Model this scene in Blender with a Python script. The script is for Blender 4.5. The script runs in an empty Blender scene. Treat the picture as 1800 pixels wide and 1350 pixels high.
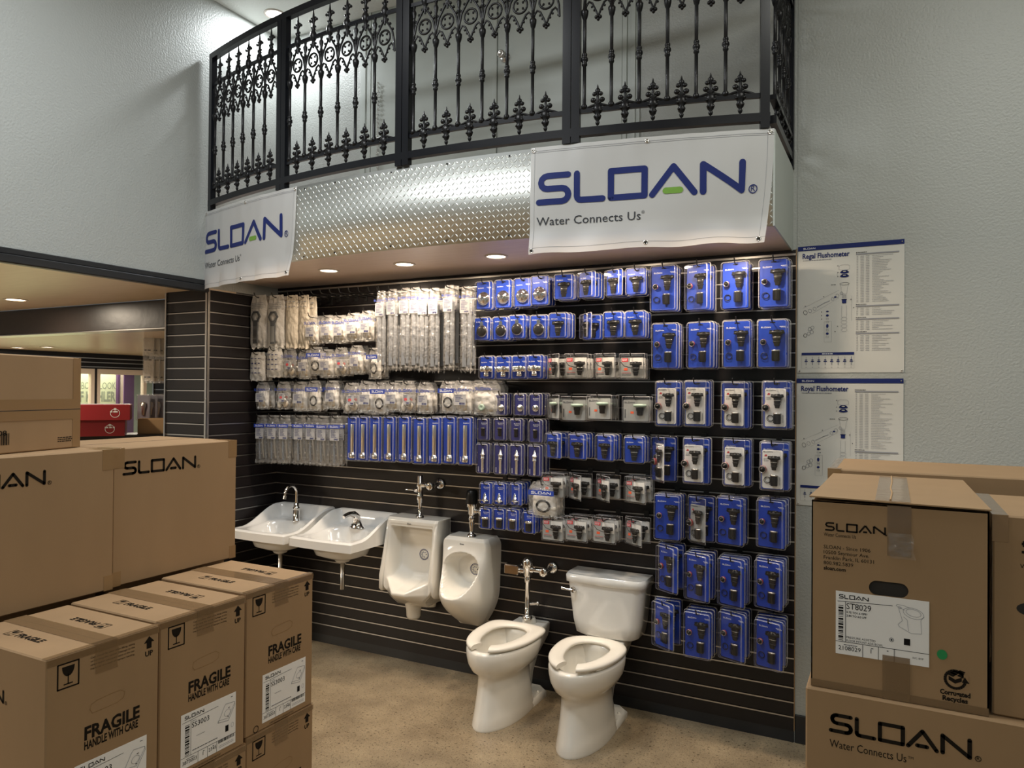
import bpy, math, random
from math import sin, cos, pi, sqrt, atan2, radians
from mathutils import Vector, Matrix, noise
random.seed(7)
sc = bpy.context.scene
col = sc.collection

# ---------------------------------------------------------------- camera, world, exposure
cam = bpy.data.cameras.new('camera'); camo = bpy.data.objects.new('camera', cam); col.objects.link(camo)
YAW, PITCH, ROLL = .4776, .0089, .0082
cam.sensor_width = 36; cam.lens = 36*1299.4/1800; cam.clip_start = .05
camo.location = (4.1167, -4.1204, 1.8244)
F_ = Vector((-sin(YAW)*cos(PITCH), cos(YAW)*cos(PITCH), sin(PITCH)))
R0 = Vector((cos(YAW), sin(YAW), 0)); U0 = R0.cross(F_)
R_ = cos(ROLL)*R0 + sin(ROLL)*U0; U_ = -sin(ROLL)*R0 + cos(ROLL)*U0
camo.rotation_euler = Matrix((R_, U_, -F_)).transposed().to_euler()
sc.camera = camo
wd = bpy.data.worlds.new('world'); sc.world = wd; wd.use_nodes = True
wd.node_tree.nodes['Background'].inputs[0].default_value = (.78, .9, .95, 1)
wd.node_tree.nodes['Background'].inputs[1].default_value = .26
sc.view_settings.view_transform = 'Standard'; sc.view_settings.look = 'None'
sc.view_settings.exposure = .14; sc.view_settings.gamma = 1
sc.view_settings.use_curve_mapping = False
try:
    sc.cycles.transparent_max_bounces = 32
except Exception:
    pass

def lamp(name, kind, loc, power, color=(1, 1, 1), parent=None, **kw):
    l = bpy.data.lights.new(name, kind); l.energy = power; l.color = color
    o = bpy.data.objects.new(name, l); o.location = loc
    for k, v in kw.items():
        setattr(l, k, v)
    col.objects.link(o); o.parent = parent
    return o
# unseen area lamps added under the ceiling to fill the showroom with light
for x, y, e, c in ((1.7, -2.5, 62, (.95, .98, 1)), (4.9, -2.0, 38, (1, 1, .92)), (2.2, -5.6, 20, (.95, .98, 1)), (5.2, -5.6, 20, (1, 1, .92)), (3.4, -8.6, 34, (1, .99, .95))):
    lamp('fill_lamp', 'AREA', (x, y, 4.42), e, c, shape='RECTANGLE', size=1.2, size_y=.6)

# ---------------------------------------------------------------- materials
MATS = {}
def mat(name, color=(.8, .8, .8), rough=.5, metal=0, emit=None, emit_s=0, coat=0, bump=None, noise_c=None, spec=.5, trans=0):
    m = bpy.data.materials.new(name); m.use_nodes = True
    nt = m.node_tree; b = nt.nodes['Principled BSDF']
    b.inputs['Base Color'].default_value = (*color, 1)
    b.inputs['Roughness'].default_value = rough; b.inputs['Metallic'].default_value = metal
    b.inputs['Specular IOR Level'].default_value = spec
    b.inputs['Coat Weight'].default_value = coat; b.inputs['Coat Roughness'].default_value = .05
    b.inputs['Transmission Weight'].default_value = trans
    if emit:
        b.inputs['Emission Color'].default_value = (*emit, 1); b.inputs['Emission Strength'].default_value = emit_s
    if bump or noise_c:
        tc = nt.nodes.new('ShaderNodeTexCoord')
    if noise_c:      # (scale, color2, amount, stretch xyz)
        n = nt.nodes.new('ShaderNodeTexNoise'); n.inputs['Scale'].default_value = noise_c[0]; n.inputs['Detail'].default_value = 6
        mp = nt.nodes.new('ShaderNodeMapping'); nt.links.new(tc.outputs['Object'], mp.inputs[0])
        if len(noise_c) > 3: mp.inputs['Scale'].default_value = noise_c[3]
        nt.links.new(mp.outputs[0], n.inputs['Vector'])
        r = nt.nodes.new('ShaderNodeValToRGB'); r.color_ramp.elements[0].position = .5-noise_c[2]; r.color_ramp.elements[1].position = .5+noise_c[2]
        r.color_ramp.elements[0].color = (*color, 1); r.color_ramp.elements[1].color = (*noise_c[1], 1)
        nt.links.new(n.outputs['Fac'], r.inputs[0]); nt.links.new(r.outputs[0], b.inputs['Base Color'])
    if bump:         # (scale, strength, distance)
        n2 = nt.nodes.new('ShaderNodeTexNoise'); n2.inputs['Scale'].default_value = bump[0]; n2.inputs['Detail'].default_value = 3
        nt.links.new(tc.outputs['Object'], n2.inputs['Vector'])
        bp = nt.nodes.new('ShaderNodeBump'); bp.inputs['Strength'].default_value = bump[1]; bp.inputs['Distance'].default_value = bump[2]
        nt.links.new(n2.outputs['Fac'], bp.inputs['Height']); nt.links.new(bp.outputs[0], b.inputs['Normal'])
    MATS[name] = m
    return m
def clear(name, tint, rough, body, bump=None, fres=1.45, gloss=1):
    """thin clear plastic: see-through, glossy by Fresnel, with a little milky body"""
    m = bpy.data.materials.new(name); m.use_nodes = True; nt = m.node_tree
    for n in list(nt.nodes):
        if n.type != 'OUTPUT_MATERIAL': nt.nodes.remove(n)
    out = [n for n in nt.nodes if n.type == 'OUTPUT_MATERIAL'][0]
    tr = nt.nodes.new('ShaderNodeBsdfTransparent'); tr.inputs[0].default_value = (.98, .98, .98, 1)
    df = nt.nodes.new('ShaderNodeBsdfDiffuse'); df.inputs[0].default_value = (*tint, 1)
    gl = nt.nodes.new('ShaderNodeBsdfGlossy'); gl.inputs['Roughness'].default_value = rough; gl.inputs[0].default_value = (gloss, gloss, gloss, 1)
    m1 = nt.nodes.new('ShaderNodeMixShader'); m1.inputs[0].default_value = body
    nt.links.new(tr.outputs[0], m1.inputs[1]); nt.links.new(df.outputs[0], m1.inputs[2])
    fr = nt.nodes.new('ShaderNodeFresnel')      # same reflectance from either side of the thin film
    ge = nt.nodes.new('ShaderNodeNewGeometry'); mr = nt.nodes.new('ShaderNodeMapRange')
    mr.inputs['To Min'].default_value = fres; mr.inputs['To Max'].default_value = 1/fres
    nt.links.new(ge.outputs['Backfacing'], mr.inputs['Value']); nt.links.new(mr.outputs[0], fr.inputs['IOR'])
    m2 = nt.nodes.new('ShaderNodeMixShader'); nt.links.new(fr.outputs[0], m2.inputs[0])
    nt.links.new(m1.outputs[0], m2.inputs[1]); nt.links.new(gl.outputs[0], m2.inputs[2]); nt.links.new(m2.outputs[0], out.inputs[0])
    if bump:
        tc = nt.nodes.new('ShaderNodeTexCoord'); n2 = nt.nodes.new('ShaderNodeTexNoise'); n2.inputs['Scale'].default_value = bump[0]
        n2.inputs['Detail'].default_value = 2; nt.links.new(tc.outputs['Object'], n2.inputs['Vector'])
        bp = nt.nodes.new('ShaderNodeBump'); bp.inputs['Strength'].default_value = bump[1]; bp.inputs['Distance'].default_value = bump[2]
        nt.links.new(n2.outputs['Fac'], bp.inputs['Height'])
        nt.links.new(bp.outputs[0], gl.inputs['Normal']); nt.links.new(bp.outputs[0], fr.inputs['Normal']); nt.links.new(bp.outputs[0], df.inputs['Normal'])
    MATS[name] = m
    return m

mat('wall_paint', (.43, .45, .43), .42, bump=(85, .4, .008))
mat('smooth_paint', (.46, .50, .47), .4)
mat('ceiling_paint', (.66, .67, .64), .6, bump=(70, .25, .008))
mat('soffit_wood', (.74, .60, .51), .35, noise_c=(5, (.66, .52, .43), .25, (1, 7, 1)))
mat('tan_wood', (.74, .60, .45), .3, noise_c=(4, (.67, .53, .38), .25, (1, 6, 1)))
mat('slat_black', (.009, .007, .0075), .36, spec=.4)
mat('black_void', (.006, .006, .006), .6)
mat('aluminium', (.52, .50, .48), .32, 1)
mat('beam_black', (.02, .015, .013), .38, bump=(14, .12, .01))
mat('trim_black', (.014, .015, .017), .35)
mat('iron', (.007, .007, .008), .33, spec=.3, bump=(160, .25, .004))
mat('iron_frame', (.007, .008, .011), .28, spec=.3)
mat('steel_plate', (.70, .72, .69), .47, 1)
mat('chrome', (.80, .78, .76), .08, 1)
mat('bright_tube', (.82, .81, .80), .24, 1)
mat('satin', (.55, .53, .5), .28, 1)
mat('porcelain', (.80, .77, .70), .12, coat=.5)
mat('porcelain_grey', (.76, .76, .74), .12, coat=.5)
mat('seat_plastic', (.80, .76, .68), .22)
mat('banner_vinyl', (.72, .73, .73), .42)
mat('navy_ink', (.016, .028, .15), .5, spec=.2)
mat('grey_ink', (.045, .05, .06), .6, spec=.15)
mat('light_ink', (.30, .31, .34), .6)
mat('red_ink', (.55, .06, .05), .6)
mat('green_ink', (.17, .36, .04), .5)
mat('black_ink', (.010, .009, .009), .6, spec=.1)
mat('card_ink', (.014, .011, .008), .7, spec=.08)
mat('white_paper', (.80, .80, .79), .5)
mat('label_paper', (.42, .42, .43), .5)
mat('poster_paper', (.68, .68, .64), .22)
mat('tape_brown', (.27, .165, .075), .22)
mat('cardboard', (.32, .205, .105), .75, noise_c=(9, (.285, .182, .092), .3, (1, 1, .25)))
mat('cardboard_pale', (.42, .27, .13), .75, noise_c=(9, (.38, .24, .12), .3))
mat('dark_hollow', (.02, .018, .016), .8)
mat('red_carton', (.26, .012, .016), .45)
mat('carton_blue_white', (.62, .64, .72), .4)
mat('white_tape', (.60, .42, .42), .4)
mat('card_blue', (.011, .047, .38), .38, spec=.3)
mat('card_navy', (.022, .026, .15), .38)
mat('card_white', (.86, .85, .82), .45)
mat('card_grey', (.42, .43, .42), .45)
mat('card_dark', (.20, .19, .22), .45)
mat('logo_white', (.85, .87, .92), .45)
mat('tag_red', (.62, .05, .06), .45)
mat('sticker_orange', (.85, .12, .04), .5)
mat('rubber_black', (.010, .010, .010), .32, spec=.3)
mat('rubber_grey', (.016, .0155, .015), .32, spec=.35)
mat('red_rubber', (.36, .05, .05), .4)
mat('pale_green', (.35, .46, .38), .35)
mat('grey_pipe', (.20, .22, .25), .4)
mat('white_part', (.72, .68, .60), .5)
mat('cream_part', (.60, .50, .36), .55)
mat('bag_paper', (.68, .66, .62), .45, bump=(40, .5, .01))
mat('bag_cream', (.62, .56, .46), .45, bump=(40, .5, .01))
mat('wrench_grey', (.16, .165, .17), .35, .6)
mat('header_blue', (.015, .05, .36), .45)
mat('hook_black', (.01, .01, .01), .35)
mat('lamp_lens', (1, .95, .85), .5, emit=(1, .86, .66), emit_s=14)
mat('lamp_lens_cool', (1, 1, 1), .5, emit=(1, .98, .95), emit_s=14)
mat('lamp_rim', (.70, .62, .55), .35)
mat('window_frame', (.66, .55, .45), .4)
mat('lime_wall', (.70, .76, .48), .6)
mat('purple', (.10, .035, .12), .6)
mat('sea_paint', (.50, .56, .44), .5)
mat('print_grey', (.30, .34, .24), .6)
mat('table_black', (.02, .02, .02), .5)
mat('green_dot', (.01, .24, .07), .5)
mat('yellow_paint', (.62, .62, .20), .6)
clear('clear_shell', (.80, .80, .85), .05, .008, gloss=.55)
clear('clear_rim', (.85, .85, .9), .14, .24)  # whiter body paints in the glints along the moulded edges
clear('clear_bag', (.85, .83, .80), .14, .13, (35, .9, .02))
clear('clear_film', (.8, .78, .74), .10, .08, (25, .8, .02))
clear('clear_tape', (.27, .17, .085), .15, .45, (14, .2, .01))
clear('glass', (.8, .85, .8), .03, .02)

# polished concrete
def concrete():
    m = mat('concrete', (.40, .31, .19), .36)
    nt = m.node_tree; b = nt.nodes['Principled BSDF']; tc = nt.nodes.new('ShaderNodeTexCoord')
    n = nt.nodes.new('ShaderNodeTexNoise'); n.inputs['Scale'].default_value = 3.2; n.inputs['Detail'].default_value = 9; n.inputs['Roughness'].default_value = .68
    r = nt.nodes.new('ShaderNodeValToRGB'); e = r.color_ramp.elements
    e[0].position = .32; e[0].color = (.21, .16, .10, 1); e[1].position = .68; e[1].color = (.38, .30, .19, 1)
    n2 = nt.nodes.new('ShaderNodeTexNoise'); n2.inputs['Scale'].default_value = 75; n2.inputs['Detail'].default_value = 3
    r2 = nt.nodes.new('ShaderNodeValToRGB'); e = r2.color_ramp.elements
    e[0].position = .30; e[0].color = (.25, .22, .2, 1); e[1].position = .42; e[1].color = (1, 1, 1, 1)
    n3 = nt.nodes.new('ShaderNodeTexNoise'); n3.inputs['Scale'].default_value = 190
    r3 = nt.nodes.new('ShaderNodeValToRGB'); e = r3.color_ramp.elements
    e[0].position = .35; e[0].color = (.78, .78, .78, 1); e[1].position = .65; e[1].color = (1.12, 1.12, 1.12, 1)
    mx = nt.nodes.new('ShaderNodeMixRGB'); mx.blend_type = 'MULTIPLY'; mx.inputs[0].default_value = 1
    mx2 = nt.nodes.new('ShaderNodeMixRGB'); mx2.blend_type = 'MULTIPLY'; mx2.inputs[0].default_value = 1
    for k in (n, n2, n3): nt.links.new(tc.outputs['Object'], k.inputs['Vector'])
    nt.links.new(n.outputs['Fac'], r.inputs[0]); nt.links.new(n2.outputs['Fac'], r2.inputs[0]); nt.links.new(n3.outputs['Fac'], r3.inputs[0])
    nt.links.new(r.outputs[0], mx.inputs[1]); nt.links.new(r2.outputs[0], mx.inputs[2])
    nt.links.new(mx.outputs[0], mx2.inputs[1]); nt.links.new(r3.outputs[0], mx2.inputs[2]); nt.links.new(mx2.outputs[0], b.inputs['Base Color'])
concrete()
def add_translucent(name, amount, color):
    m = MATS[name]; nt = m.node_tree; b = nt.nodes['Principled BSDF']; out = [n for n in nt.nodes if n.type == 'OUTPUT_MATERIAL'][0]
    t = nt.nodes.new('ShaderNodeBsdfTranslucent'); t.inputs[0].default_value = (*color, 1)
    mx = nt.nodes.new('ShaderNodeMixShader'); mx.inputs[0].default_value = amount
    nt.links.new(b.outputs[0], mx.inputs[1]); nt.links.new(t.outputs[0], mx.inputs[2]); nt.links.new(mx.outputs[0], out.inputs[0])
add_translucent('banner_vinyl', .3, (.75, .7, .65))

# ---------------------------------------------------------------- mesh builder
class MB:
    def __init__(self): self.v = []; self.f = []; self.m = []; self.s = []; self.mats = []
    def mi(self, name):
        if name not in self.mats: self.mats.append(name)
        return self.mats.index(name)
    def add(self, vs, fs, mat, M=None, smooth=False):
        o = len(self.v); k = self.mi(mat)
        self.v += [tuple(M @ Vector(p)) for p in vs] if M is not None else [tuple(p) for p in vs]
        for f in fs:
            self.f.append([i+o for i in f]); self.m.append(k); self.s.append(smooth)
        return self
    def box(self, x0, x1, y0, y1, z0, z1, mat, M=None):
        vs = [(x, y, z) for z in (z0, z1) for y in (y0, y1) for x in (x0, x1)]
        return self.add(vs, [(0, 2, 3, 1), (4, 5, 7, 6), (0, 1, 5, 4), (2, 6, 7, 3), (0, 4, 6, 2), (1, 3, 7, 5)], mat, M)
    def bbox(self, x0, x1, y0, y1, z0, z1, r, mat, M=None):
        """box with chamfered edges"""
        def ring(i, z): return [(x0+i, y0+(r if i == 0 else 0)+0, z)]
        L = []
        for z, i in ((z0, r), (z0+r, 0), (z1-r, 0), (z1, r)):
            a, b, c, d = x0+i, x1-i, y0+i, y1-i; q = r if i == 0 else r*.5
            L.append([(a+q, c, z), (b-q, c, z), (b, c+q, z), (b, d-q, z), (b-q, d, z), (a+q, d, z), (a, d-q, z), (a, c+q, z)])
        return self.loft(L, mat, M, smooth=False)
    def loft(self, loops, mat, M=None, closed=True, caps=True, smooth=True):
        n = len(loops[0]); vs = [p for l in loops for p in l]; fs = []
        for i in range(len(loops)-1):
            for j in range(n if closed else n-1):
                k = (j+1) % n
                fs.append((i*n+j, i*n+k, (i+1)*n+k, (i+1)*n+j))
        self.add(vs, fs, mat, M, smooth)
        if caps:
            self.add(loops[0], [tuple(range(n-1, -1, -1))], mat, M)
            self.add(loops[-1], [tuple(range(n))], mat, M)
        return self
    def lathe(self, prof, mat, M=None, n=16, smooth=True, sy=1):
        """prof: list of (r, z) revolved about z"""
        return self.loft([[(r*cos(2*pi*j/n), sy*r*sin(2*pi*j/n), z) for j in range(n)] for r, z in prof], mat, M, smooth=smooth)
    def tube(self, pts, r, mat, n=8, M=None, caps=True):
        pts = [Vector(p) for p in pts]; L = []; up = None
        rs = r if isinstance(r, (list, tuple)) else [r]*len(pts)
        for i, p in enumerate(pts):
            d = (pts[min(i+1, len(pts)-1)]-pts[max(i-1, 0)]).normalized()
            if up is None:
                up = Vector((0, 0, 1)) if abs(d.z) < .9 else Vector((1, 0, 0))
            a = d.cross(up).normalized(); up = a.cross(d).normalized()
            L.append([tuple(p+rs[i]*(cos(2*pi*j/n)*a+sin(2*pi*j/n)*up)) for j in range(n)])
        return self.loft(L, mat, M, caps=caps)
    def torus(self, c, R, r, mat, axis='y', n=20, k=6, M=None):
        vs = []; fs = []
        for i in range(n):
            a = 2*pi*i/n
            for j in range(k):
                b = 2*pi*j/k; q = R+r*cos(b); h = r*sin(b)
                p = (q*cos(a), h, q*sin(a)) if axis == 'y' else (q*cos(a), q*sin(a), h)
                vs.append((c[0]+p[0], c[1]+p[1], c[2]+p[2]))
                fs.append((i*k+j, ((i+1) % n)*k+j, ((i+1) % n)*k+(j+1) % k, i*k+(j+1) % k))
        return self.add(vs, fs, mat, M, True)
    def ball(self, c, r, mat, M=None, n=8, sc=(1, 1, 1)):
        L = [[(c[0]+sc[0]*r*sin(pi*i/n)*cos(2*pi*j/(n+2)), c[1]+sc[1]*r*sin(pi*i/n)*sin(2*pi*j/(n+2)), c[2]-sc[2]*r*cos(pi*i/n)) for j in range(n+2)]
             for i in range(n+1)]
        L[0] = [(c[0]+.02*r*cos(j), c[1]+.02*r*sin(j), c[2]-sc[2]*r) for j in range(n+2)]
        return self.loft(L, mat, M, caps=False)
    def grid(self, fn, nu, nv, mat, M=None, smooth=True):
        vs = [fn(i/nu, j/nv) for j in range(nv+1) for i in range(nu+1)]
        fs = [(j*(nu+1)+i, j*(nu+1)+i+1, (j+1)*(nu+1)+i+1, (j+1)*(nu+1)+i) for j in range(nv) for i in range(nu)]
        return self.add(vs, fs, mat, M, smooth)
    # flat ink on a plane facing -y: x right, z up
    def poly(self, pts, y, mat, M=None): return self.add([(p[0], y, p[1]) for p in pts], [tuple(range(len(pts)))], mat, M)
    def rect(self, x0, x1, z0, z1, y, mat, M=None): return self.poly([(x0, z0), (x1, z0), (x1, z1), (x0, z1)], y, mat, M)
    def disc(self, x, z, rx, rz, y, mat, M=None, n=18): return self.poly([(x+rx*cos(2*pi*i/n), z+rz*sin(2*pi*i/n)) for i in range(n)], y, mat, M)
    def line(self, pts, t, y, mat, M=None, closed=False, rnd=True, sub=1):
        P = [Vector(p) for p in pts]
        if closed: P.append(P[0])
        for a, b in zip(P, P[1:]):
            d = b-a
            if d.length < 1e-9: continue
            nrm = Vector((-d.y, d.x)).normalized()*t/2
            for k in range(sub):
                p = a+d*k/sub; q = a+d*(k+1)/sub
                self.poly([p-nrm, q-nrm, q+nrm, p+nrm], y, mat, M)
        if rnd:
            for p in P: self.disc(p[0], p[1], t/2, t/2, y, mat, M, 12)
        return self
    def ell(self, x, z, rx, rz, t, y, mat, M=None, n=18, rot=0):
        c, s = cos(rot), sin(rot)
        return self.line([(x+rx*cos(a)*c-rz*sin(a)*s, z+rx*cos(a)*s+rz*sin(a)*c) for a in (2*pi*i/n for i in range(n))], t, y, mat, M, closed=True, rnd=False)
    def logo(self, x, z, H, y, mat, dash=None, M=None, fine=False, R=False):
        """the wordmark, baseline-left at x, z, letter height H"""
        t = .19*H; T = lambda p: [(x+a*H, z+b*H) for a, b in p]
        arc = lambda cx, cz, r, a0, a1, k=6: [(cx+r*cos(radians(a0+(a1-a0)*i/k)), cz+r*sin(radians(a0+(a1-a0)*i/k))) for i in range(k+1)]
        k = 6 if fine else 3; sub = 6 if fine else 1
        S = [(1.02, .905)]+arc(.36, .7025, .2025, 90, 270, k)+arc(.83, .2975, .2025, 90, -90, k)+[(.095, .095)]
        Lp = [(1.30, .905)]+arc(1.42, .215, .12, 180, 270, 3)+[(2.09, .095)]
        for p in (S, Lp, [(3.585, .095), (4.2, .905), (4.8, .095)], [(5.05, .095), (5.05, .905), (6.16, .095), (6.16, .905)]):
            self.line(T(p), t, y, mat, M, rnd=fine, sub=sub)
        self.line(T([(2.345, .095), (3.355, .095), (3.355, .905), (2.345, .905)]), t, y, mat, M, closed=True, rnd=True, sub=sub)
        self.line(T([(3.98, .19), (4.39, .19)]), t, y, dash or mat, M, rnd=fine, sub=max(1, sub//2))
        if R:
            self.ell(x+6.5*H, z+.12*H, .12*H, .12*H, .03*H, y, mat, M)
            self.text('R', x+6.44*H, z+.05*H, .17*H, y, mat, M)
        return self
    def text(self, s, x, z, size, y, mat, M=None, bold=0, w=None, align='l', shear=0):
        """size = cap height; w = forced width"""
        vs, fs, wid = glyphs(s, bold)
        k = size/.69; kx = (w/wid) if w else k
        x0 = x - (wid*kx if align == 'r' else wid*kx/2 if align == 'c' else 0)
        return self.add([(x0+p[0]*kx, y, z+p[1]*k) for p in vs], fs, mat, M)
    def fine(self, x0, x1, z, h, y, mat, rnd=None):
        """a line of print too small to read: word-long dashes"""
        rg = rnd or random; x = x0
        while x < x1-h:
            w = min(h*rg.uniform(1.2, 4), x1-x); self.rect(x, x+w, z, z+h, y, mat); x += w+h*.6
        return self
    def mesh(self, name):
        me = bpy.data.meshes.new(name); me.from_pydata(self.v, [], self.f)
        for n in self.mats: me.materials.append(MATS[n])
        me.polygons.foreach_set('material_index', self.m); me.polygons.foreach_set('use_smooth', self.s)
        me.update()
        return me
    def build(self, name, parent=None, loc=(0, 0, 0), rotz=0):
        o = bpy.data.objects.new(name, self.mesh(name)); col.objects.link(o)
        o.parent = parent; o.location = loc; o.rotation_euler = (0, 0, rotz)
        return o
_G = {}
def glyphs(s, bold):
    if (s, bold) not in _G:
        c = bpy.data.curves.new('t', 'FONT'); c.body = s; c.size = 1; c.offset = bold; c.resolution_u = 2
        o = bpy.data.objects.new('t', c); col.objects.link(o)
        bpy.context.view_layer.update()
        me = bpy.data.meshes.new_from_object(o.evaluated_get(bpy.context.evaluated_depsgraph_get()))
        vs = [tuple(v.co) for v in me.vertices]; fs = [tuple(p.vertices) for p in me.polygons]
        bpy.data.objects.remove(o); bpy.data.meshes.remove(me); bpy.data.curves.remove(c)
        x0 = min(v[0] for v in vs); vs = [(v[0]-x0, v[1], 0) for v in vs]
        _G[s, bold] = (vs, fs, max(v[0] for v in vs))
    return _G[s, bold]

# ---------------------------------------------------------------- things
def tag(o, label, cat, group=None):
    o['label'] = label; o['category'] = cat
    if group: o['group'] = group
    return o
def thing(name, label, cat, loc=(0, 0, 0), rotz=0, group=None):
    o = bpy.data.objects.new(name, None); col.objects.link(o); o.empty_display_size = .05
    o.location = loc; o.rotation_euler = (0, 0, rotz)
    return tag(o, label, cat, group)
def struct(o): o['kind'] = 'structure'; return o
def dup(root, loc, rotz, label, group, scale=None):
    r = root.copy(); col.objects.link(r); r.location = loc; r.rotation_euler = (0, 0, rotz)
    if scale: r.scale = scale
    r['label'] = label; r['group'] = group
    for c in list(root.children):
        d = c.copy(); col.objects.link(d); d.parent = r
        for g in list(c.children):
            h = g.copy(); col.objects.link(h); h.parent = d
    return r
sstep = lambda a, b, x: (lambda t: t*t*(3-2*t))(min(1, max(0, (x-a)/(b-a))))
ORD = ['first', 'second', 'third', 'fourth', 'fifth', 'sixth', 'seventh', 'eighth', 'ninth', 'tenth', 'eleventh', 'twelfth', 'thirteenth', 'fourteenth', 'fifteenth', 'sixteenth']
# ---------------------------------------------------------------- setting
GZ = [.1316+.0762*k for k in range(32)]          # slatwall grooves
RZ90 = Matrix.Rotation(pi/2, 4, 'Z')
def slats(mb, x0, x1, zb, zt, M=None):
    """slatwall facing -y: black boards, aluminium inserts set in the grooves"""
    mb.box(x0, x1, .013, .02, zb, zt, 'black_void', M)
    edges = [z for z in GZ if zb < z < zt]
    b = [zb]+[z+.0065 for z in edges]; t = [z-.0065 for z in edges]+[zt]
    for p, q in zip(b, t): mb.box(x0, x1, 0, .016, p, q, 'slat_black', M)
    for z in edges:
        mb.box(x0, x1, .0015, .004, z-.0055, z+.0015, 'aluminium', M)
    return mb
mb = MB(); mb.box(-9, 9, -10, 7, -.1, 0, 'concrete'); struct(mb.build('floor'))
mb = MB(); mb.box(-.12, 8, -10, .2, 4.46, 4.56, 'ceiling_paint'); struct(mb.build('ceiling'))
mb = slats(MB(), 0, 3.655, .061, 2.545)
mb.box(-.02, 3.655, .016, .022, 0, 2.6, 'black_void')
mb.box(3.655, 3.659, 0, .03, .061, 2.58, 'cardboard')          # raw board edge
struct(mb.build('wall_back'))
mb = slats(MB(), -.645, 0, 0, 2.5, RZ90)
mb.box(-.645, 0, .016, .022, 2.5, 2.575, 'slat_black', RZ90)
struct(mb.build('wall_left'))
mb = slats(MB(), -.40, 0, 0, 2.49, Matrix.Translation((0, -.645, 0)))
mb.box(-.40, -.022, -.62, .1, 0, 2.49, 'black_void')
mb.box(-.412, -.400, -.655, -.60, 0, 2.487, 'satin')
mb.box(-.016, .004, -.6475, -.6435, 0, 2.49, 'satin'); mb.box(.0005, .004, -.6475, -.625, 0, 2.49, 'satin')
for i in range(8):
    for q in ((-.008, .06),): mb.ball((q[0], -.649, .25+i*.3), .004, 'chrome')
struct(mb.build('wall_pillar'))
mb = MB(); mb.box(3.659, 8, .012, .15, 0, 4.46, 'wall_paint'); mb.box(3.62, 3.66, .012, .15, 2.575, 4.46, 'wall_paint'); struct(mb.build('wall_right'))
mb = MB(); mb.box(-.12, 3.64, .012, .15, 2.575, 4.46, 'wall_paint'); struct(mb.build('wall_upper'))
mb = MB(); mb.box(-.14, 0, -9.8, .1, 2.5, 4.46, 'wall_paint'); struct(mb.build('wall_left_upper'))
mb = MB(); mb.box(7.9, 8, -10, .1, 0, 4.46, 'wall_paint'); struct(mb.build('wall_far_right'))
mb = MB(); mb.box(-9, 8, -10, -9.9, 3.1, 4.46, 'wall_paint'); mb.box(-9, -1, -10, -9.9, 0, 3.1, 'wall_paint'); mb.box(6.6, 8, -10, -9.9, 0, 3.1, 'wall_paint')
mb.box(2.1, 2.9, -10, -9.9, 0, 3.1, 'yellow_paint'); struct(mb.build('wall_rear'))
# trims and baseboards
mb = MB(); mb.box(0, 3.655, -.004, .016, 2.552, 2.575, 'slat_black'); mb.box(0, 3.655, -.012, .0, 2.545, 2.556, 'satin'); struct(mb.build('trim_1'))
mb = MB(); mb.bbox(-.03, .022, -9.8, -.645, 2.468, 2.515, .006, 'trim_black'); mb.bbox(-.03, .014, -9.8, -.645, 2.515, 2.548, .004, 'trim_black'); struct(mb.build('trim_2'))
mb = MB(); mb.box(0, 3.655, .002, .016, 0, .061, 'trim_black'); struct(mb.build('baseboard_back'))
mb = MB(); mb.bbox(3.66, 7.9, 0, .014, 0, .146, .003, 'trim_black'); struct(mb.build('baseboard_right'))

# balcony: soffit and slab with a bowed front edge
AR, ACX, ACY = 6.235, 1.815, 5.315
TH0 = -math.asin(1.815/AR); SEND = AR*(math.asin(1.82/AR)-TH0)
def arcP(s, off, z):
    t = TH0+s/AR
    return (ACX+(AR+off)*sin(t), ACY-(AR+off)*cos(t), z)
arc_s = lambda X: AR*(math.asin((X-ACX)/AR)-TH0)
NA = 40
mb = MB()
front = [arcP(SEND*i/NA, -.012, 0) for i in range(NA+1)]
outline = [(0.0, .0)]+[(p[0], p[1]) for p in front]+[(3.63, .0)]
mb.loft([[(x, y, z) for x, y in outline] for z in (2.576, 3.0)], 'soffit_wood', smooth=False)
struct(mb.build('ceiling_balcony'))
mb = MB(); mb.add([(3.632, -.662, 2.57), (3.632, .012, 2.57), (3.632, .012, 3.003), (3.632, -.662, 3.003),
                   (3.640, -.662, 2.57), (3.640, .012, 2.57), (3.640, .012, 3.003), (3.640, -.662, 3.003)],
                  [(0, 1, 2, 3), (4, 7, 6, 5), (0, 4, 5, 1), (3, 2, 6, 7), (0, 3, 7, 4)], 'smooth_paint'); struct(mb.build('trim_3'))

# ---- diamond plate fascia
mb = MB(); N = 90
mb.loft([[arcP(SEND*i/N, o, z) for i in range(N+1)] for o, z in ((-.004, 2.57), (.002, 2.57), (.002, 3.006), (-.004, 3.006))], 'steel_plate', closed=False, caps=False, smooth=True)
row = 0; z = 2.586
while z < 3.0:
    n = int(SEND/.046)
    for i in range(n):
        for h, (du, dz, a) in enumerate(((0, 0, 1), (.023, 0, -1))):
            s = .02+i*.046+du+(row % 2)*.0; a2 = a*(1 if row % 2 else -1)*pi/4
            c, q = cos(a2), sin(a2); P = []
            for u, w, o in ((-.0145, 0, .002), (0, -.0042, .002), (.0145, 0, .002), (0, .0042, .002), (-.007, 0, .0036), (.007, 0, .0036)):
                P.append(arcP(s+u*c-w*q, o, z+u*q+w*c))
            mb.add(P, [(0, 1, 4), (1, 5, 4), (1, 2, 5), (2, 3, 5), (3, 4, 5), (3, 0, 4)], 'steel_plate')
    row += 1; z += .0265
for s in (1.1, 1.35, 1.75, 2.1, 2.45):
    for z in (2.59, 2.985): mb.ball(arcP(s, .003, z), .005, 'rubber_black')
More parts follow.
